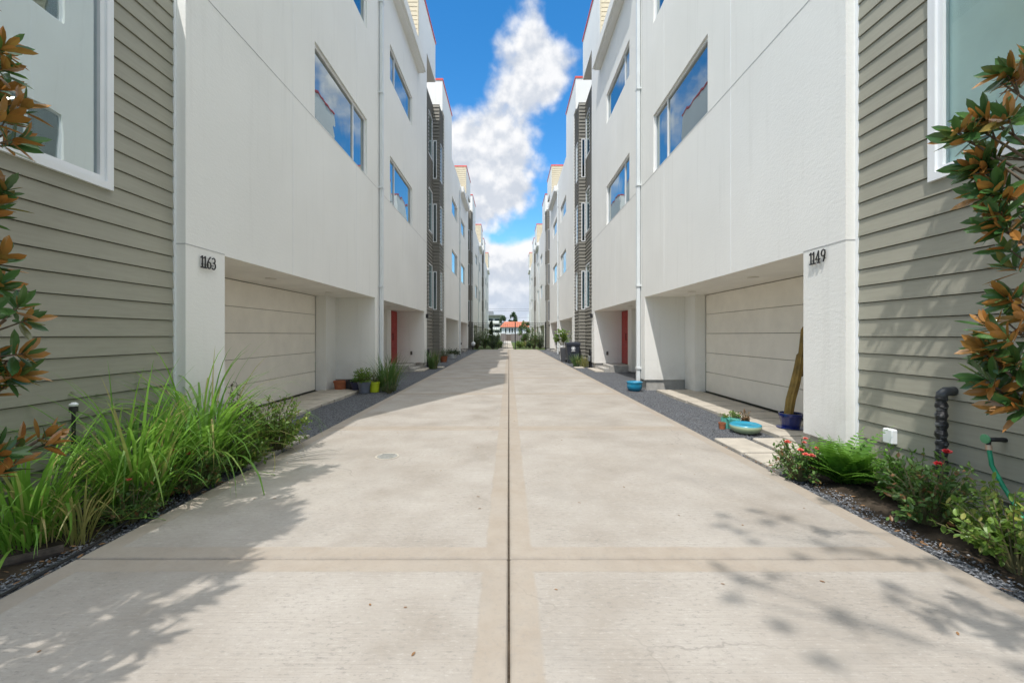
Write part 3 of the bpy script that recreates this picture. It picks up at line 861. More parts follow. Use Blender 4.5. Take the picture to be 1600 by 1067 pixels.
M['pale'] = make_leaf('grey_green_leaf', (0.10, 0.14, 0.08), (0.22, 0.27, 0.17), None, 0.5, 0.25)
M['dry'] = make_leaf('dried_leaf', (0.16, 0.08, 0.035), (0.36, 0.20, 0.09), None, 0.7, 0.1)
M['bark'] = simple('bark', (0.15, 0.115, 0.085), 0.9, 0.35, 14.0, 0.7, 50, spec=0.1)
M['twig'] = simple('green_brown_stem', (0.13, 0.12, 0.05), 0.8, 0.3, 14.0)
M['petal'] = simple('rose_petal', (0.62, 0.045, 0.05), 0.5, 0.25, 30.0)
M['coral'] = simple('coral_petal', (0.72, 0.16, 0.12), 0.5, 0.25, 30.0)

def rv(): return Vector((random.gauss(0, 1), random.gauss(0, 1), random.gauss(0, 1))).normalized()
def px(x, y, Z): return Vector(((x - 795) * Z / 680, Z, CAM_H + (523 - y) * Z / 680))

def whorl(mb, tw, p, d, n, L):
    """a rosette of leathery leaves at a twig end"""
    d = Vector(d).normalized(); u = d.orthogonal().normalized(); w = d.cross(u); a0 = random.uniform(0, 6.3)
    for k in range(n):
        a = a0 + k * 2.4; e = 0.25 + 0.95 * (1 - k / n) + random.uniform(-.15, .15)
        out = (u * math.cos(a) + w * math.sin(a))
        ld = d * math.cos(e) + out * math.sin(e); ld.z -= .12 * random.random()
        l = L * random.uniform(.7, 1.15)
        mb.leaf(p - d * (1 - k / n) * .05, ld, d + rv() * .35, l, l * random.uniform(.28, .38), .25, random.uniform(-.05, .22), .55)

def magnolia(loc, H, pads, label, nfill, rr, zlo, leafL=.122):
    t = thing('magnolia_tree', (loc[0], loc[1], -.05), label, 'tree', 'magnolia trees by the siding walls')
    tr = MB(); top = Vector((loc[0] + .05, loc[1], H))
    tp = [Vector((loc[0] + .03 * math.sin(k * 1.3), loc[1] + .03 * math.cos(k * 1.7), -.06 + (H * .93 + .06) * k / 7)) for k in range(8)]
    tr.tube(tp, [.055 - .006 * k for k in range(8)], 9)
    cr = MB()
    tips = [(Vector(p), r) for p, r in pads]
    for i in range(nfill):
        f = random.random(); z = zlo + (H - zlo) * f ** .9
        r = rr * (1.0 - .65 * max(0, (f - .35)) / .65) * math.sqrt(random.random()); a = random.uniform(0, 6.283)
        tips.append((Vector((loc[0] + r * math.cos(a), loc[1] + r * math.sin(a), z)), 0))
    for p, r in tips:
        k = max(0.0, min(.95, (p.z - .28 * math.hypot(p.x - loc[0], p.y - loc[1]) - .1) / (H * .93)))
        b = tp[0].lerp(tp[-1], k)
        m = b.lerp(p, .55) - Vector((0, 0, .05))
        tr.tube([b, m, p], [.014, .008, .004], 5)
        dirn = (p - b); dirn.z = abs(dirn.z) * .4 + .12
        n = 1 if r == 0 else max(2, int(r * 26))
        for q in range(n):
            pp = p + (rv() * r * .8 if r else Vector())
            if r: tr.tube([m.lerp(p, .6), pp], [.005, .003], 4)
            dd = (dirn.normalized() + rv() * .45); dd.z += .15
            whorl(cr, tr, pp, dd, random.randint(8, 12), leafL)
    tr.build('trunk', M['bark'], t, smooth=True); cr.build('crown', M['magnolia'], t)
    return t

def grass_clump(name, loc, n, L, W, spread, m, label, cat='grass', group=None, bend=(.5, 2.0), tilt=.42):
    b = MB()
    for i in range(n):
        a = random.uniform(0, 6.283); r = spread * math.sqrt(random.random())
        p = (loc[0] + r * math.cos(a), loc[1] + r * math.sin(a), loc[2])
        th = abs(random.gauss(0, tilt)); a2 = a + random.gauss(0, .6)
        d = (math.sin(th) * math.cos(a2), math.sin(th) * math.sin(a2), math.cos(th))
        b.blade(p, d, L * random.uniform(.45, 1.12), W * random.uniform(.6, 1.25), random.uniform(*bend), 9, random.choice((None,) * 11 + (.55,)))
    o = b.build(name, m, loc=loc)
    return tag(o, label, cat, group)

def bush(name, loc, rx, ry, h, ntw, nleaf, ls, m, label, cat='bush', group=None, flowers=0, fm=None, stemr=.006, low=.12, lw=.5, fl_r=.03, parent=None):
    t = thing(name, loc, label, cat, group)
    st = MB(); lf = MB(); tips = []
    for i in range(ntw):
        a = random.uniform(0, 6.283); f = math.sqrt(random.random())
        z = loc[2] + h * (low + (1 - low) * random.random() ** .75 * (1 - .45 * f * f))
        tip = Vector((loc[0] + rx * f * math.cos(a), loc[1] + ry * f * math.sin(a), z))
        b = Vector((loc[0] + rx * .12 * math.cos(a), loc[1] + ry * .12 * math.sin(a), loc[2]))
        mid = b.lerp(tip, .5) + Vector((0, 0, .12 * h)) + rv() * .05 * h
        st.tube([b, mid, tip], [stemr, stemr * .7, stemr * .35], 4, False); tips.append((tip, tip - mid))
        for k in range(nleaf):
            u = .35 + .68 * (k + random.random()) / nleaf
            p = (b * (1 - u) ** 2 + mid * 2 * u * (1 - u) + tip * u * u)
            d = rv() + (tip - mid).normalized() * .5 + Vector((0, 0, .25))
            l = ls * random.uniform(.6, 1.2)
            lf.leaf(p + rv() * ls * .3, d, Vector((0, 0, 1)) + rv() * .6, l, l * lw, .25, .1)
    st.build('stem', M['twig'], t); lf.build('foliage', m, t)
    tips.sort(key=lambda q: -q[0].z)
    for i in range(flowers):
        p, d = tips[min(len(tips) - 1, int(i * len(tips) * .6 / flowers))]
        p = p + Vector((0, -.03, .02)); fb = MB(); r = fl_r * random.uniform(.75, 1.2)
        for ring, (n, e, s_) in enumerate(((5, 1.25, 1.0), (5, .75, .85), (4, .3, .7))):
            for k in range(n):
                a = k * 6.283 / n + ring * .6
                fb.leaf(p, (math.cos(a) * math.sin(e), math.sin(a) * math.sin(e) - .3, math.cos(e)), (0, -.2, 1), r * s_ * 1.2, r * s_ * 1.3, -.3, -.2, .6)
        fb.build('flower', fm, t)
    return t

def fern(loc, n, L, label, group=None):
    t = thing('fern', loc, label, 'fern', group); fr = MB()
    for i in range(n):
        a = i * 2.4 + random.uniform(-.3, .3); th = random.uniform(.15, .85)
        d = Vector((math.cos(a), math.sin(a), 0)); p = Vector(loc); l = L * random.uniform(.65, 1.1); ang = math.pi / 2 - th
        side = Vector((-d.y, d.x, 0)); K = 17
        for k in range(K):
            dirn = d * math.cos(ang) + Vector((0, 0, 1)) * math.sin(ang)
            q = p + dirn * l / K; up = side.cross(dirn) * -1
            w = .085 * L / .5 * math.sin(math.pi * min(1, (k + 2) / (K + 1)) ** .8) + .006
            for sg in (-1, 1):
                fr.leaf(p, side * sg + dirn * .35, up + rv() * .15, w, w * .36, .1, .15)
            fr.quad(p + side * .003, q + side * .002, q - side * .002, p - side * .003)
            p = q; ang -= random.uniform(.03, .075)
    fr.build('frond', M['fern'], t)
    return t

# magnolias: left pair and right pair (the nearer ones stand just outside the frame and throw the leafy shade)
LP = [(px(-30 + 12, 85, 2.05), .10), (px(-30 + 30, 100, 2.1), .08), (px(-30 + 22, 150, 2.1), .12), (px(-30 + 45, 205, 2.15), .10), (px(-30 + 8, 210, 2.0), .14), (px(-30 + 10, 290, 2.05), .10), (px(-30 + 22, 325, 2.1), .05),
      (px(-30 + 14, 432, 2.1), .10), (px(-30 + 40, 458, 2.15), .09), (px(-30 + 40, 500, 2.1), .12), (px(-30 + 12, 540, 2.05), .15), (px(-30 + 48, 560, 2.15), .11), (px(-30 + 62, 588, 2.2), .09), (px(-30 + 20, 612, 2.1), .13),
      (px(-30 + 60, 690, 2.3), .10), (px(-30 + 92, 684, 2.4), .07), (px(-30 + 15, 715, 2.2), .12)]
magnolia((-2.84, 2.0), 4.3, LP, 'magnolia with orange-backed leaves at the left edge in front of the olive siding', 100, .42, 1.4)
magnolia((-2.95, .55), 4.9, [], 'magnolia left of the camera whose leafy shadow falls on the near left of the drive', 430, .9, .9, leafL=.16)
magnolia((-4.3, -.6), 6.4, [], 'added unseen dense magnolia behind and left of the camera, deepening the shade on the nearest slab', 330, 1.45, .9, leafL=.17)  # out of view, added to block sky light and darken the near shade
R2 = []
while len(R2) < 24:      # upper boughs that throw the diagonal shade on the right siding
    x, yt, ht = random.uniform(2.72, 3.1), random.uniform(2.7, 3.75), random.uniform(.2, 1.9); d_ = (3.39 - x) / .227
    if yt + .515 * ht < 3.9 and ht + d_ > 1.3 + .95 * (yt - .515 * d_): R2.append((Vector((x, yt - .515 * d_, ht + d_)), .17))
RP = R2 + [(px(1590, 108, 2.3), .07), (px(1565, 130, 2.3), .07), (px(1592, 165, 2.3), .10), (px(1555, 190, 2.25), .10), (px(1520, 196, 2.3), .07), (px(1500, 212, 2.3), .03), (px(1582, 232, 2.3), .13),
      (px(1548, 246, 2.25), .10), (px(1572, 290, 2.3), .13), (px(1535, 280, 2.3), .09), (px(1545, 318, 2.3), .09), (px(1588, 335, 2.3), .12), (px(1560, 352, 2.3), .07), (px(1592, 400, 2.3), .08),
      (px(1594, 470, 2.3), .08), (px(1575, 505, 2.3), .09), (px(1548, 528, 2.3), .08), (px(1590, 545, 2.3), .12), (px(1560, 572, 2.3), .09), (px(1540, 596, 2.35), .07), (px(1578, 604, 2.3), .11), (px(1592, 640, 2.3), .05)]
magnolia((3.08, 2.25), 4.6, RP, 'magnolia with orange-backed leaves at the right edge before the olive siding', 40, .45, 3.5, leafL=.142)
magnolia((2.75, .35), 5.2, [(Vector((1.75, .95, 4.3)), .14), (Vector((1.62, 1.3, 3.9)), .10), (Vector((2.0, .8, 4.0)), .2), (Vector((2.1, 1.25, 4.4)), .16), (Vector((1.35, .1, 4.6)), .1), (Vector((1.0, .4, 4.9)), .08), (Vector((1.5, .4, 3.1)), .16), (Vector((1.75, .2, 2.8)), .16), (Vector((1.3, 0, 3.6)), .12), (Vector((1.9, .55, 3.0)), .14), (Vector((1.1, -.1, 4.1)), .1)],
         'magnolia right of the camera whose leafy shadow falls on the near right of the drive', 80, .75, 2.2)

SP = [(Vector((random.uniform(-.7, 1.6), random.uniform(-3.2, -1.2), random.uniform(6.4, 8.4))), .42) for _ in range(7)]
magnolia((2.95, -2.4), 8.6, SP, 'tall sparse tree behind the camera throwing faint leaf shadows on the drive', 10, .8, 5.0, leafL=.10)
gg = 'clumps of long grass in the left bed'
grass_clump('long_grass', (-2.84, 4.05, -.03), 360, 1.34, .020, .14, M['grass'], 'tallest bright green clump of arching grass against the white pillar on the left', group=gg, bend=(.9, 3.0), tilt=.42)
grass_clump('long_grass', (-2.86, 3.34, -.03), 260, 1.10, .019, .18, M['grass'], 'upright green grass clump below the left lap siding, between two others', group=gg, bend=(.4, 2.6), tilt=.32)
grass_clump('long_grass', (-3.0, 2.72, -.03), 180, .86, .018, .16, M['grass'], 'shaded grass clump nearest the left edge of the photo', group=gg, bend=(.5, 2.4))
grass_clump('long_grass', (-2.74, 2.78, -.03), 46, .62, .012, .06, M['ygrass'], 'thin tuft of half-dry grass stalks close to the drive on the left', group=gg, tilt=.35)
bb = 'small shrubs in the left bed'
bush('shrub', (-2.66, 4.92, -.03), .40, .36, .72, 120, 22, .045, M['shrub'], 'bright leafy shrub leaning over the slab at the far end of the left bed', group=bb)
bush('shrub', (-3.1, 4.95, -.03), .30, .28, .84, 50, 16, .04, M['purple'], 'dark purplish twiggy shrub in front of the left garage door', group=bb)
bush('rose_bush', (-2.68, 4.28, -.03), .32, .40, .46, 80, 20, .042, M['shrub'], 'low yellow-green bush at the foot of the tallest left grass', group=bb)
bush('rose_bush', (-2.67, 3.68, -.03), .26, .36, .38, 80, 18, .042, M['rose'], 'low rose bush with a coral bloom in front of the left grass', group=bb, flowers=2, fm=M['coral'])
bush('rose_bush', (-2.68, 3.08, -.03), .22, .26, .32, 40, 14, .038, M['rose'], 'sparse little rose with one coral bud beside the dry grass tuft', group=bb, flowers=1, fm=M['coral'], fl_r=.018)
rb = 'plants in the right bed'
bush('rose_bush', (2.66, 3.98, -.03), .26, .28, .40, 64, 15, .038, M['rose'], 'small rose bush with several pink-red blooms beside the stepping slabs on the right', group=rb, flowers=7, fm=M['coral'], fl_r=.024)
fern((2.96, 3.84, -.03), 46, .64, 'bright green fern at the foot of the white pillar on the right', rb)
bush('rose_bush', (2.92, 3.02, -.03), .30, .34, .56, 74, 17, .046, M['rose'], 'tall leafy rose bush with one red bloom left of the black pipe', group=rb, flowers=2, fm=M['petal'])
bush('shrub', (3.06, 3.36, -.03), .20, .22, .50, 60, 20, .042, M['fern'], 'fine-leaved green shrub between the fern and the tall rose', group=rb)
fern((2.98, 2.72, -.03), 13, .34, 'small spreading fern beside the black pipe on the right', rb)
bush('rose_bush', (2.84, 2.40, -.03), .36, .42, .50, 76, 18, .05, M['shrub'], 'yellow-green rose bush under the green hose at the right edge', group=rb)
# leaf litter on both beds and a few dry bits on the slab
lt = MB()
for i in range(420):
    s_ = random.choice((-1, 1)); x = s_ * random.uniform(2.53, 3.3); y = random.uniform(1.7, 5.2)
    lt.leaf((x, y, -.02 + random.uniform(0, .012)), (random.gauss(0, 1), random.gauss(0, 1), .08), (0, 0, 1), random.uniform(.02, .06), random.uniform(.008, .02), random.uniform(-.5, .5), .1)
for i in range(46):
    lt.leaf((random.uniform(-2.4, 2.4), random.uniform(1.7, 9), .004), (random.gauss(0, 1), random.gauss(0, 1), .05), (0, 0, 1), random.uniform(.012, .032), random.uniform(.005, .012), .5, .1)
tag(lt.build('leaf_litter', M['dry'], loc=(0, 0, 0)), 'scattered dry brown leaves on the beds and the drive', 'leaf litter', None, 'stuff')

# ------------------------------------------------------------------ things on the left
def pot(loc, r, h, m, label, cat='pot', group=None, taper=.74, rim=True, name='flower_pot', soil=True, n=28, mat2=None):
    t = thing(name, loc, label, cat, group); x, y, z = loc; b = MB()
    prof = [(r * taper, z), (r * taper * 1.01, z + .004)]
    if rim: prof += [(r * .93, z + h * .80), (r, z + h * .805), (r * 1.01, z + h * .985), (r * .99, z + h), (r * .90, z + h), (r * .88, z + h * .9)]
    else: prof += [(r * .97, z + h * .97), (r, z + h), (r * .93, z + h), (r * .9, z + h * .9)]
    b.lathe(x, y, prof, n); b.build('body', m, t, smooth=False)
    if soil:
        s_ = MB(); s_.lathe(x, y, [(r * .86, z + h * .86), (r * .875, z + h * .90)], 20); s_.build('soil', M['soil'], t)
    return t
def glaze(name, c, c2=None, rough=.18): return simple(name, c, rough, .18, 9.0, coat=.4)
TERRA = simple('terracotta', (.36, .12, .055), .85, .15, 8, .15, 60)
g1 = 'pots against the wall beside the left garage'
pot((-4.0, 10.35, -.02), .165, .23, TERRA, 'wide terracotta pot by the pilaster of the left garage', group=g1)
pot((-3.76, 10.38, -.02), .14, .24, simple('black_plastic', (.02, .022, .03), .5, .2, 9), 'black plastic pot right of the terracotta pot', group=g1)
pot((-3.56, 10.22, -.03), .15, .22, simple('navy_plastic', (.025, .03, .08), .45, .2, 9), 'dark navy pot with a low herb, left of the grey pot', group=g1)
pot((-3.32, 10.0, -.03), .15, .25, simple('slate_plastic', (.13, .15, .20), .55, .1, 9), 'slate grey pot with a bushy green plant in front of the left downpipe', group=g1)
pot((-3.21, 10.28, -.03), .10, .2, TERRA, 'small terracotta pot half hidden behind the slate grey pot', group=g1)
pot((-3.12, 10.12, -.03), .12, .24, simple('lime_plastic', (.46, .55, .02), .45, .06, 9), 'lime green pot next to the grass clump on the left', group=g1, taper=.82)
hb = 'plants in the pots beside the left garage'
bush('potted_plant', (-3.32, 10.0, .18), .24, .24, .44, 44, 14, .055, M['shrub'], 'bushy bright green plant growing in the slate grey pot', 'plant', hb, lw=.45)
bush('potted_plant', (-3.56, 10.22, .16), .16, .15, .16, 22, 10, .045, M['fern'], 'low green herb spilling from the dark navy pot', 'plant', hb)
bush('potted_plant', (-3.12, 10.12, .17), .10, .10, .24, 12, 6, .04, M['pale'], 'spindly grey-green plant in the lime green pot', 'plant', hb)
grass_clump('grass_clump', (-2.88, 10.35, -.03), 300, .92, .014, .2, M['dgrass'], 'big dark green grass clump in the gravel left of the lime pot', bend=(.2, 1.6), tilt=.26)
bush('low_plant', (-2.72, 9.9, -.03), .22, .26, .3, 30, 10, .035, M['dark'], 'soft low dark plant at the foot of the big grass clump', 'plant')
grass_clump('grass_clump', (-2.95, 17.0, -.03), 170, .78, .016, .17, M['dgrass'], 'dense green grass clump beside the black meter pipe on the left', bend=(.1, .9), tilt=.18)

def meter(s, y, label):
    t = thing('gas_riser', (s * 3.30, y, -.03), label, 'pipe', 'black meter pipes beside the siding'); b = MB()
    X = s * 3.30
    b.tube([(X, y, -.05), (X, y, .62), (X, y + .05, .70), (X, y + .26, .72), (X, y + .32, .64), (X, y + .32, -.05)], .028, 8); b.build('pipe', M['black'], t, smooth=True)
    c = MB(); c.bbox(X - .09, X + .09, y + .08, y + .26, .22, .44, .02); c.build('meter_box', simple('meter_grey%d' % s, (.16, .17, .17), .5, .1, 6), t)
meter(-1, 17.62, 'black arched meter pipe in front of the left olive siding')
meter(1, 17.45, 'black arched meter pipe in front of the right olive siding, by the grass')
# pots further along the left row
pot((-3.2, 21.4, -.03), .19, .28, TERRA, 'terracotta pot with white-flecked plants farther along the left wall', group='far pots along the left wall')
bush('potted_plant', (-3.2, 21.4, .2), .34, .34, .48, 34, 11, .06, M['pale'], 'loose grey-green plant in the farther terracotta pot on the left', 'plant')
pot((-3.1, 24.2, -.03), .22, .26, simple('white_glaze', (.7, .72, .72), .4, .05, 5), 'white pot with dark leaves on the left, beyond the farther terracotta pot', group='far pots along the left wall')
bush('potted_plant', (-3.1, 24.2, .16), .5, .5, .46, 40, 11, .08, M['dark'], 'dark green plant spreading over the white pot on the left', 'plant')

# near left bed: timber edging, drip hose, lamp
t = MB(); t.tube([(-3.32, 2.05, .0), (-3.0, 2.35, .0), (-2.72, 2.66, -.01)], [.034, .032, .03], 9)
tag(t.build('timber_edging', simple('weathered_timber', (.07, .055, .045), .9, .4, 12, .6, 40), loc=(-3.0, 2.3, 0)), 'old weathered timber lying in the shaded bed at bottom left', 'timber')
t = MB(); t.tube([(-2.60, 1.6, -.02), (-2.57, 2.2, -.02), (-2.60, 2.7, -.015), (-2.63, 3.0, .02), (-2.78, 3.2, .10), (-2.92, 3.32, .03), (-3.0, 3.5, -.02)], .009, 7)
tag(t.build('drip_hose', M['black'], loc=(-2.6, 2.5, 0)), 'thin black irrigation hose along the edge of the left bed', 'hose')
lm = thing('path_light', (-3.2, 3.30, -.03), 'small path light with a white cap in the grass by the left siding', 'lamp')
b = MB(); b.tube([(-3.2, 3.2, -.05), (-3.2, 3.2, .74)], .012, 8); b.build('stake', M['black'], lm)
b = MB(); b.lathe(-3.2, 3.2, [(.012, .73), (.026, .735), (.026, .77), (.015, .775)], 16); b.build('housing', M['black'], lm)
b = MB(); b.lathe(-3.2, 3.2, [(.024, .776), (.028, .79), (.012, .803)], 16); b.build('cap', M['white'], lm)

# ------------------------------------------------------------------ things on the right
# cactus in its blue pot
BLUE = glaze('cobalt_glaze', (.012, .022, .14)); AQUA = glaze('turquoise_glaze', (.01, .22, .38))
cp = pot((3.90, 6.02, .012), .15, .21, BLUE, 'cobalt blue pot holding the tall cactus before the right garage door', taper=.70)
sa = MB(); sa.lathe(3.90, 6.02, [(.15, .013), (.175, .026), (.172, .03), (.12, .028)], 26); sa.build('saucer', BLUE, cp)
ct = thing('tall_cactus', (3.90, 6.02, .19), 'tall brownish green column cactus leaning beside the white pillar on the right', 'cactus')
def ribbed(mb, pts, rs, n=7):
    pts = [Vector(p) for p in pts]; rings = []
    for k, p in enumerate(pts):
        i = len(mb.v)
        for j in range(n * 4):
            a = 2 * math.pi * j / (n * 4); r = rs[k] * (1 + .24 * math.cos(n * a)) ; mb.v.append((p.x + r * math.cos(a), p.y + r * math.sin(a), p.z))
        rings.append(list(range(i, i + n * 4)))
    for a, c in zip(rings, rings[1:]):
        for j in range(n * 4): mb.f.append((a[j], a[(j + 1) % (n * 4)], c[(j + 1) % (n * 4)], c[j])); mb.m.append(0)
    mb.f.append(tuple(rings[-1])); mb.m.append(0)
CAC = simple('cactus_skin', (.24, .155, .035), .6, .45, 7, .3, 90)
b = MB(); ribbed(b, [(3.87, 6.02, .19), (3.90, 6.02, .40), (3.96, 6.02, .62), (4.01, 6.02, .85), (4.035, 6.02, 1.02), (4.04, 6.02, 1.06)], [.046, .05, .05, .046, .04, .016]); b.build('stem', CAC, ct, smooth=True)
b = MB(); ribbed(b, [(4.02, 6.0, .92), (4.035, 6.0, 1.05), (4.055, 6.0, 1.22), (4.065, 6.0, 1.37), (4.065, 6.0, 1.41)], [.02, .034, .034, .03, .01], 6); b.build('shoot', CAC, ct, smooth=True)
b = MB(); ribbed(b, [(4.06, 6.05, .72), (4.10, 6.05, .84), (4.105, 6.05, 1.0), (4.10, 6.05, 1.12), (4.10, 6.05, 1.15)], [.02, .032, .03, .026, .01], 6); b.build('shoot', CAC, ct, smooth=True)
# bowl, planter and small pots
BOWL = make_siding('bowl_glaze', (.30, .42, .33))
bw = thing('bowl', (3.22, 5.92, -.03), 'shallow pale green bowl with a turquoise inside on the right gravel', 'bowl')
b = MB(); b.lathe(3.22, 5.92, [(.12, -.03), (.175, .0), (.20, .05), (.195, .085), (.175, .095), (.16, .085)], 32)
m_, n_, p_ = mat('bowl_pale_glaze'); n_.l.new(n_.mix(n_.rng(n_.sep(n_.pos())[2], .06, .085), (.42, .50, .30), (.03, .28, .42)), p_.inputs['Base Color']); p_.inputs['Roughness'].default_value = .25
b.build('body', m_, bw, smooth=True)
b = MB(); b.lathe(3.22, 5.92, [(.158, .06), (.165, .085), (.10, .07), (.01, .066)], 28); b.build('inside', AQUA, bw, smooth=True)
pl = thing('planter', (3.17, 6.22, -.03), 'small turquoise ribbed planter with green sprigs behind the bowl', 'planter')
b = MB(); ribbed(b, [(3.17, 6.22, -.03), (3.17, 6.22, .05), (3.17, 6.22, .115), (3.17, 6.22, .118)], [.085, .098, .105, .09], 14); b.build('body', simple('mint_glaze', (.12, .42, .36), .3, .3, 30), pl)
bush('potted_plant', (3.17, 6.22, .09), .15, .13, .14, 26, 9, .034, M['shrub'], 'yellow-green sprigs filling the turquoise planter', 'plant')
pot((3.36, 6.18, -.03), .055, .12, M['black'], 'small black pot with a dry orange plant right of the planter')
bush('potted_plant', (3.36, 6.18, .07), .11, .1, .18, 16, 7, .034, M['dry'], 'dried orange-brown plant in the small black pot', 'plant')
pot((3.02, 6.16, -.03), .05, .09, TERRA, 'tiny terracotta pot half hidden left of the turquoise planter')
bp = thing('blue_pot', (2.99, 10.35, -.03), 'round turquoise-blue glazed pot at the foot of the right downpipe', 'pot')
b = MB(); b.lathe(2.99, 10.35, [(.13, -.03), (.17, .03), (.185, .10), (.175, .15), (.19, .17), (.19, .19), (.165, .19), (.155, .13)], 30); b.build('body', AQUA, bp, smooth=True)
b = MB(); b.lathe(2.99, 10.35, [(.15, .12), (.157, .14)], 20); b.build('soil', M['soil'], bp)

# services on the right siding
pp = thing('black_pipe', (3.30, 3.32, -.04), 'black taped vertical pipe with an elbow into the right siding', 'pipe')
b = MB(); zz = [-.05 + .87 * k / 40 for k in range(41)]
b.tube([(3.30 + .003 * math.sin(k * 1.1), 3.32, z) for k, z in enumerate(zz)], [.036 + .006 * math.sin(k * 1.9) for k in range(41)], 14)
mw, nw, pw = mat('wrinkled_black_wrap'); w_ = nw.noise(nw.vmath('MULTIPLY', nw.pos(), (14, 14, 45)), 1.0, 4, .65)
nw.l.new(nw.mix(nw.rng(w_, .54, .66), (.012, .012, .014), (.20, .21, .22)), pw.inputs['Base Color']); pw.inputs['Roughness'].default_value = .3
nw.l.new(nw.bump(w_, .9, .02), pw.inputs['Normal'])
b.build('pipe', mw, pp, smooth=True)
b = MB(); b.tube([(3.30, 3.32, .80), (3.305, 3.32, .85), (3.33, 3.32, .868), (3.40, 3.32, .87)], [.038, .036, .034, .034], 14); b.build('elbow', simple('grey_pvc', (.05, .055, .06), .35, .2, 20), pp, smooth=True)
b = MB(); b.bbox(3.345, 3.40, 3.80, 3.90, .34, .47, .008)
tag(b.build('outlet_box', M['white'], loc=(3.38, 3.85, .4)), 'white outlet box low on the right siding beside the corner', 'outlet box')
tp_ = thing('garden_tap', (3.38, 2.98, .58), 'garden tap with a green wheel on the right siding', 'tap')
b = MB(); b.tube([(3.40, 2.98, .58), (3.27, 2.98, .585)], [.016, .014], 10); b.tube([(3.29, 2.98, .585), (3.285, 2.98, .55), (3.275, 2.97, .53)], .012, 8); b.build('spout', M['black'], tp_, smooth=True)
HOSE = simple('green_hose', (.015, .24, .12), .4, .1, 9)
b = MB(); b.lathe(0, 0, [(.012, -.006), (.03, -.005), (.032, .0), (.03, .005), (.012, .006)], 14)
b.v = [(3.262 + z * 1.0, 2.98 + x, .588 + y) for x, y, z in b.v]; b.build('wheel', simple('green_tap', (.10, .32, .16), .5, .1, 9), tp_)
b = MB(); b.tube([(3.275, 2.97, .54), (3.27, 2.96, .50), (3.262, 2.94, .42), (3.265, 2.88, .31), (3.26, 2.80, .20), (3.22, 2.70, .10), (3.15, 2.6, .02), (3.05, 2.5, -.02), (2.95, 2.3, -.02), (3.1, 2.0, -.02), (3.2, 1.6, -.02)], .013, 9)
ho = b.build('garden_hose', HOSE, loc=(3.27, 2.95, .3), smooth=True); tag(ho, 'green garden hose hanging from the tap into the bush at right', 'hose')
b = MB(); b.tube([(3.275, 2.972, .548), (3.272, 2.965, .515)], .017, 10); b.build('coupling', simple('brass', (.6, .42, .3), .35, .1, 9, metal=.6), ho)
e = MB(); e.tube([(3.16, 1.6, -.02), (3.14, 2.4, -.018), (3.12, 3.0, -.015), (3.08, 3.5, -.02)], .016, 6)
tag(e.build('bed_edging', M['bark'], loc=(3.1, 2.5, 0)), 'brown edging strip running through the right bed', 'edging')

# wheeled bin, tall planter, fig
bn = thing('wheeled_bin', (3.02, 20.7, -.03), 'black wheeled rubbish bin with a white seal before the right olive siding', 'bin')
BIN = simple('bin_plastic', (.035, .04, .055), .5, .12, 9)
def frustum(mb, cx, cy, z0, z1, w0, d0, w1, d1):
    v = []
    for z, w, d in ((z0, w0, d0), (z1, w1, d1)):
        v.append([(cx - w, cy - d, z), (cx + w, cy - d, z), (cx + w, cy + d, z), (cx - w, cy + d, z)])
    a, c = v
    for j in range(4): mb.quad(a[j], a[(j + 1) % 4], c[(j + 1) % 4], c[j])
    mb.quad(*a[::-1]); mb.quad(*c)
b = MB(); frustum(b, 3.02, 20.7, .04, .86, .23, .26, .31, .34); frustum(b, 3.02, 20.7, .80, .87, .325, .355, .33, .36); b.build('body', BIN, bn)
b = MB(); frustum(b, 3.02, 20.7, .872, .92, .335, .37, .33, .36); frustum(b, 3.02, 20.7, .921, .955, .30, .33, .22, .25); b.build('lid', BIN, bn)
b = MB(); b.tube([(2.72, 21.08, .84), (2.72, 21.16, .86), (3.32, 21.16, .86), (3.32, 21.08, .84)], .016, 7); b.build('handle', BIN, bn)
for sx in (-.27, .27):
    b = MB(); b.tube([(3.02 + sx - .03, 20.98, .08), (3.02 + sx + .03, 20.98, .08)], .11, 18); b.build('wheel', M['black'], bn)
b = MB(); Yf = 20.7 - .335
def disc(mb, r0, r1, y, n=26):
    for j in range(n):
        a, c = 2 * math.pi * j / n, 2 * math.pi * (j + 1) / n
        P = lambda r, t: (3.02 + r * math.cos(t), y, .66 + r * math.sin(t))
        mb.quad(P(r0, a), P(r1, a), P(r1, c), P(r0, c))
disc(b, .072, .09, Yf); disc(b, .002, .055, Yf); b.box(2.93, 3.11, Yf - .002, Yf + .01, .52, .545)
b.build('seal', M['white'], bn)
tpn = thing('tall_planter', (2.72, 21.5, -.03), 'tall grey ribbed planter to the left of the black bin', 'planter')
b = MB(); frustum(b, 2.72, 21.5, -.03, .66, .13, .13, .175, .175)
for k in range(9): frustum(b, 2.72, 21.5, .0 + k * .07, .03 + k * .07, .14 + .0045 * k, .14 + .0045 * k, .143 + .0045 * k, .143 + .0045 * k)
b.build('body', simple('grey_planter', (.10, .105, .115), .6, .1, 9), tpn)
b = MB(); b.box(2.58, 2.86, 21.36, 21.64, .655, .668); b.build('soil', M['soil'], tpn)
pot((2.84, 23.2, -.03), .13, .78, simple('white_vase', (.74, .75, .76), .35, .04, 5), 'tall white pot holding the large-leaved plant on the right', taper=.75, rim=False)
bush('fig_plant', (2.86, 23.2, .70), .50, .45, 1.0, 36, 7, .16, M['shrub'], 'large-leaved bright green plant rising from the tall white pot', 'plant', lw=.62, low=.25)
grass_clump('grass_clump', (2.86, 18.3, -.03), 150, .62, .014, .16, M['dgrass'], 'green half of the grass in front of the black bin, on its left', bend=(.3, 1.6), tilt=.35, group='grass clumps before the bin')
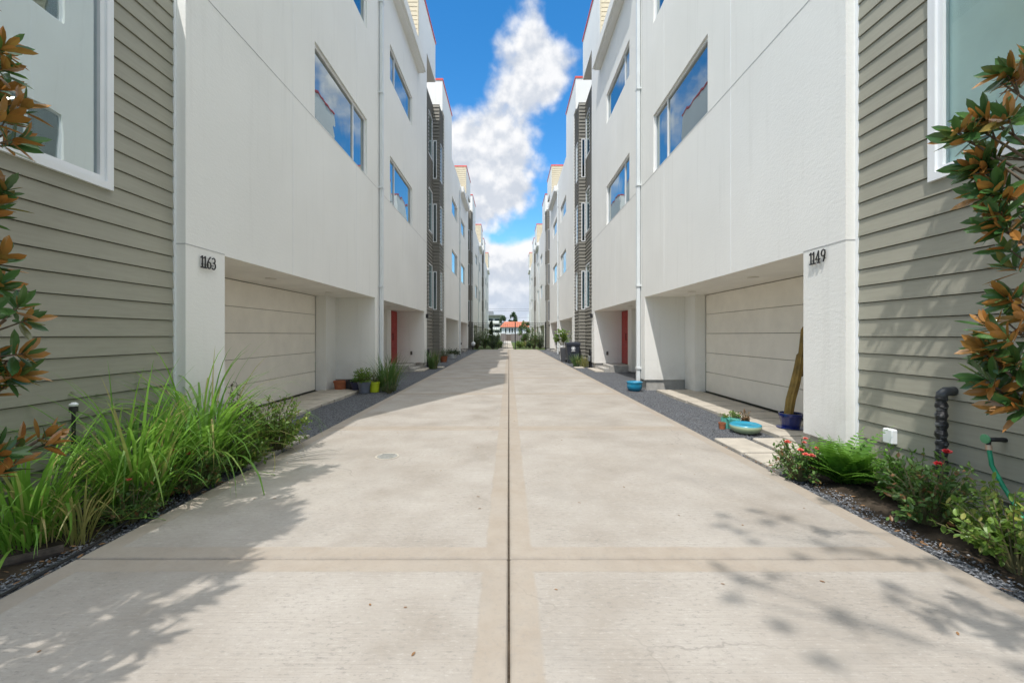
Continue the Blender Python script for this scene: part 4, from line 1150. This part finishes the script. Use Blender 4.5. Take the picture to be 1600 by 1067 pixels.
grass_clump('grass_clump', (3.12, 17.9, -.03), 150, .52, .013, .16, M['ygrass'], 'straw-coloured grass clump before the bin, next to the meter pipe', bend=(.3, 1.6), tilt=.38, group='grass clumps before the bin')

# ------------------------------------------------------------------ the gate and what lies beyond
GY = 38.5
gt = thing('iron_gate', (0, GY, 0), 'black wrought iron double gate across the end of the drive', 'gate')
for xx in (-3.24, .57, 3.24):
    b = MB(); b.bbox(xx - .045, xx + .045, GY - .045, GY + .045, -.1, 2.42, .01); b.build('post', M['black'], gt)
for a, c in ((-3.19, .52), (.62, 3.19)):
    b = MB()
    for z in (.12, 1.95, 2.12, 2.30): b.box(a, c, GY - .018, GY + .018, z, z + .035)
    n = int((c - a) / .16)
    for k in range(1, n): b.box(a + (c - a) * k / n - .008, a + (c - a) * k / n + .008, GY - .008, GY + .008, .08, 2.30)
    b.build('leaf', M['black'], gt)
lb = thing('globe_lamp', (-3.1, 38.0, -.03), 'white globe lamp on a short post at the left end of the gate', 'lamp')
b = MB(); b.tube([(-3.1, 38, -.05), (-3.1, 38, .34)], .03, 8); b.build('post', M['black'], lb)
b = MB(); b.lathe(-3.1, 38, [(.02, .31)] + [(.19 * math.sin(t * math.pi / 10), .50 - .19 * math.cos(t * math.pi / 10)) for t in range(1, 10)] + [(.02, .69)], 20); b.build('globe', M['white'], lb, smooth=True)

p_ = MB(); p_.bbox(-.95, .42, GY + .15, 93, -.12, -.005, .006); structure(p_.build('path', M['paver']))
p_ = MB(); p_.quad((-60, 80, -.08), (60, 80, -.08), (60, 87, -.08), (-60, 87, -.08)); structure(p_.build('road', M['asphalt']))
fb = 'shrubs beyond the gate'
for (x, y, Z, r, h, mm, nm, lab, lf) in (
        (745, 0, 41.5, .75, 2.1, 'pale', 'shrub', 'grey-green rambling shrub beyond the gate at far left', .12),
        (757, 0, 43, .7, 2.3, 'rose', 'shrub', 'tall green shrub beyond the gate, second from the left', .12),
        (770, 0, 42, .7, 1.0, 'dark', 'shrub', 'low dark mound beyond the gate left of the path', .1),
        (780, 0, 44, .40, .9, 'shrub', 'shrub', 'bright green small bush at the left edge of the far path', .09),
        (776, 0, 55, .6, 2.0, 'pale', 'shrub', 'pale leafy shrub before the dark cypress beyond the gate', .12),
        (812, 0, 45, .55, .9, 'shrub', 'shrub', 'bright yellow-green bush right of the far path', .1),
        (822, 0, 47, .6, .8, 'ygrass', 'shrub', 'straw-coloured low bush right of the far path', .1),
        (834, 0, 42, .65, 2.3, 'rose', 'shrub', 'tall olive-green shrub beyond the gate at right', .12),
        (844, 0, 42.5, .6, 1.8, 'pale', 'shrub', 'silvery shrub beyond the gate at far right', .11),
        (828, 0, 44, .4, 1.0, 'dark', 'shrub', 'small dark bush under the tall shrub at right beyond the gate', .09)):
    bush(nm, ((x - 795) * Z / 680, Z, -.05), r, r, h, 64, 15, lf * 1.15, M[mm], lab, 'shrub', fb, stemr=.012)

def far_tree(name, loc, r, h, zc, n, ls, m, label, cone=False):
    t = thing(name, loc, label, 'tree', 'trees beyond the gate'); tk = MB(); cr = MB()
    tk.tube([loc, (loc[0] + .1, loc[1], h * .55), (loc[0], loc[1], h * .9)], [.05 * h * .5, .03 * h * .5, .008 * h], 7)
    for i in range(14):
        a = random.uniform(0, 6.3); z = random.uniform(zc, h * .85)
        tk.tube([(loc[0], loc[1], z * .8), (loc[0] + r * .7 * math.cos(a), loc[1] + r * .7 * math.sin(a), z)], [.02 * h * .4, .004 * h], 5)
    cl = [(random.uniform(0, 6.3), random.random()) for _ in range(160 if cone else 30)]
    for i in range(n):
        a, f = random.choice(cl); z = zc + (h - zc) * f
        k = (1 - f) if cone else math.sqrt(max(.05, 1 - (2 * f - 1) ** 2))
        c = Vector((loc[0] + r * k * .75 * math.cos(a), loc[1] + r * k * .75 * math.sin(a), z)) + rv() * r * .33 * random.random() ** .5
        cr.leaf(c, rv(), rv(), ls * random.uniform(.6, 1.2), ls * .6, .2, .1)
    tk.build('trunk', M['bark'], t); cr.build('crown', m, t)
far_tree('cypress', ((767.5 - 795) * 60 / 680, 60, -.05), .55, 3.1, .1, 1500, .18, M['dark'], 'narrow dark cypress left of the far path', True)
far_tree('garden_tree', (2.35, 66, -.05), .95, 3.4, .5, 1300, .22, M['rose'], 'round green tree in front of the orange-roofed house, at its right end')
far_tree('street_tree', (-1.6, 122, -.05), 1.1, 6.3, 2.0, 900, .4, M['dark'], 'small dark tree behind the left end of the orange roof')
far_tree('street_tree', (1.3, 124, -.05), 1.3, 7.4, 3.0, 1000, .4, M['dark'], 'dark bushy tree rising behind the middle of the orange roof')
far_tree('street_tree', (8, 118, -.05), 3.0, 6.8, 1.5, 1200, .5, M['rose'], 'broad tree behind the right end of the orange roof')
hs = thing('orange_roofed_house', (2.2, 95, -.05), 'white house with an orange tiled roof beyond the far end of the path', 'house')
b = MB(); b.box(-1.6, 7.5, 95, 103, -.1, 3.05); b.build('wall', simple('white_render', (.74, .76, .80), .8, .05, 1, .1, 30), hs)
ROOFM, nr, pr = mat('orange_roof_tile'); xs = nr.sep(nr.pos())
wv = nr.math('PINGPONG', xs[0], .12); nr.l.new(nr.mix(nr.rng(nr.noise(nr.pos(), 3, 4, .6), .3, .7), (.46, .12, .05), (.62, .20, .09)), pr.inputs['Base Color'])
nr.l.new(nr.bump(wv, .8, .1), pr.inputs['Normal'])
b = MB(); z0, z1 = 3.0, 4.25
b.quad((-1.9, 94.5, z0), (7.8, 94.5, z0), (6.6, 98.9, z1), (-1.0, 98.9, z1)); b.quad((7.8, 103.4, z0), (-1.9, 103.4, z0), (-1.0, 98.9, z1), (6.6, 98.9, z1))
b.quad((-1.9, 103.4, z0), (-1.9, 94.5, z0), (-1.0, 98.9, z1)); b.quad((7.8, 94.5, z0), (7.8, 103.4, z0), (6.6, 98.9, z1)); b.quad((-1.9, 94.5, z0), (-1.9, 103.4, z0), (7.8, 103.4, z0), (7.8, 94.5, z0))
b.build('roof', ROOFM, hs)
for x in (-.9, -.05, .55, 1.15, 2.6, 4.2, 5.4):
    b = MB(); b.box(x, x + .42, 94.93, 95.02, 1.75, 2.75); w_ = b.build('window', M['white'], hs)
    b = MB(); b.box(x + .05, x + .37, 94.91, 94.925, 1.8, 2.7); b.build('pane', M['dark_room'], w_)
gw = thing('garden_wall', (2.5, 90, -.05), 'grey brick garden wall below the orange-roofed house', 'wall')
GB = simple('grey_brick', (.20, .175, .165), .9, .25, 6, .5, 20)
b = MB(); b.box(-1.7, -.55, 90, 90.25, -.1, 1.55); b.box(.5, 9, 90, 90.25, -.1, 1.5); b.build('brickwork', GB, gw)
b = MB()
for k in range(10): b.box(-.52 + k * .105, -.49 + k * .105, 90.1, 90.13, 0, 1.4)
b.box(-.549, .499, 90.135, 90.16, 0, 1.42); b.build('wicket', simple('brown_boards', (.17, .14, .12), .8, .2, 5), gw)
ap = thing('apartment_house', (-5, 140, -.05), 'distant grey apartment house with long balconies, left of the orange roof', 'apartment house')
APM = simple('grey_render', (.42, .43, .42), .85, .1, 1)
b = MB(); b.box(-14, -2.4, 141, 152, -.1, 7.4); b.build('wall', APM, ap)
for z in (1.0, 2.9, 4.8):
    b = MB(); b.box(-14, -2.4, 139.6, 140.999, z, z + .18); b.box(-14, -2.4, 139.55, 139.62, z + .181, z + .95); b.build('balcony', M['stucco'], ap)
    for k in range(5):
        x = -13.3 + k * 2.2; b = MB(); b.box(x, x + 1.5, 140.94, 141.02, z + .25, z + 1.65); b.build('window', M['dark_room'], ap)
b = MB(); b.box(-14.4, -2.0, 139.4, 152.4, 7.402, 7.75); b.box(-9, -5.2, 143, 149, 7.751, 9.0); b.build('roof', simple('grey_roofing', (.25, .26, .27), .9, .1, 1), ap)
for x, lab in ((-16, 'wooden utility pole left of the far wires'), (19, 'wooden utility pole right of the far wires')):
    u = thing('utility_pole', (x, 108, -.05), lab, 'utility pole', 'utility poles'); b = MB(); b.tube([(x, 108, -.1), (x, 108, 8.6)], [.15, .11], 8); b.build('pole', M['bark'], u)
    b = MB(); b.box(x - .06, x + .06, 106.9, 109.1, 7.9, 8.02); b.build('crossarm', M['bark'], u)
for i, (z, y) in enumerate(((7.95, 107.2), (7.55, 108.2), (5.9, 108.4))):
    b = MB(); b.tube([(-16 + 35 * k / 12, y, z - .35 * (1 - ((k - 6) / 6) ** 2)) for k in range(13)], .022, 4)
    tag(b.build('power_line', M['black'], loc=(0, y, z)), ['topmost thin power line crossing the sky beyond the gate', 'second power line, just under the topmost one', 'lowest power line, just above the orange roof'][i], 'power line', 'power lines')
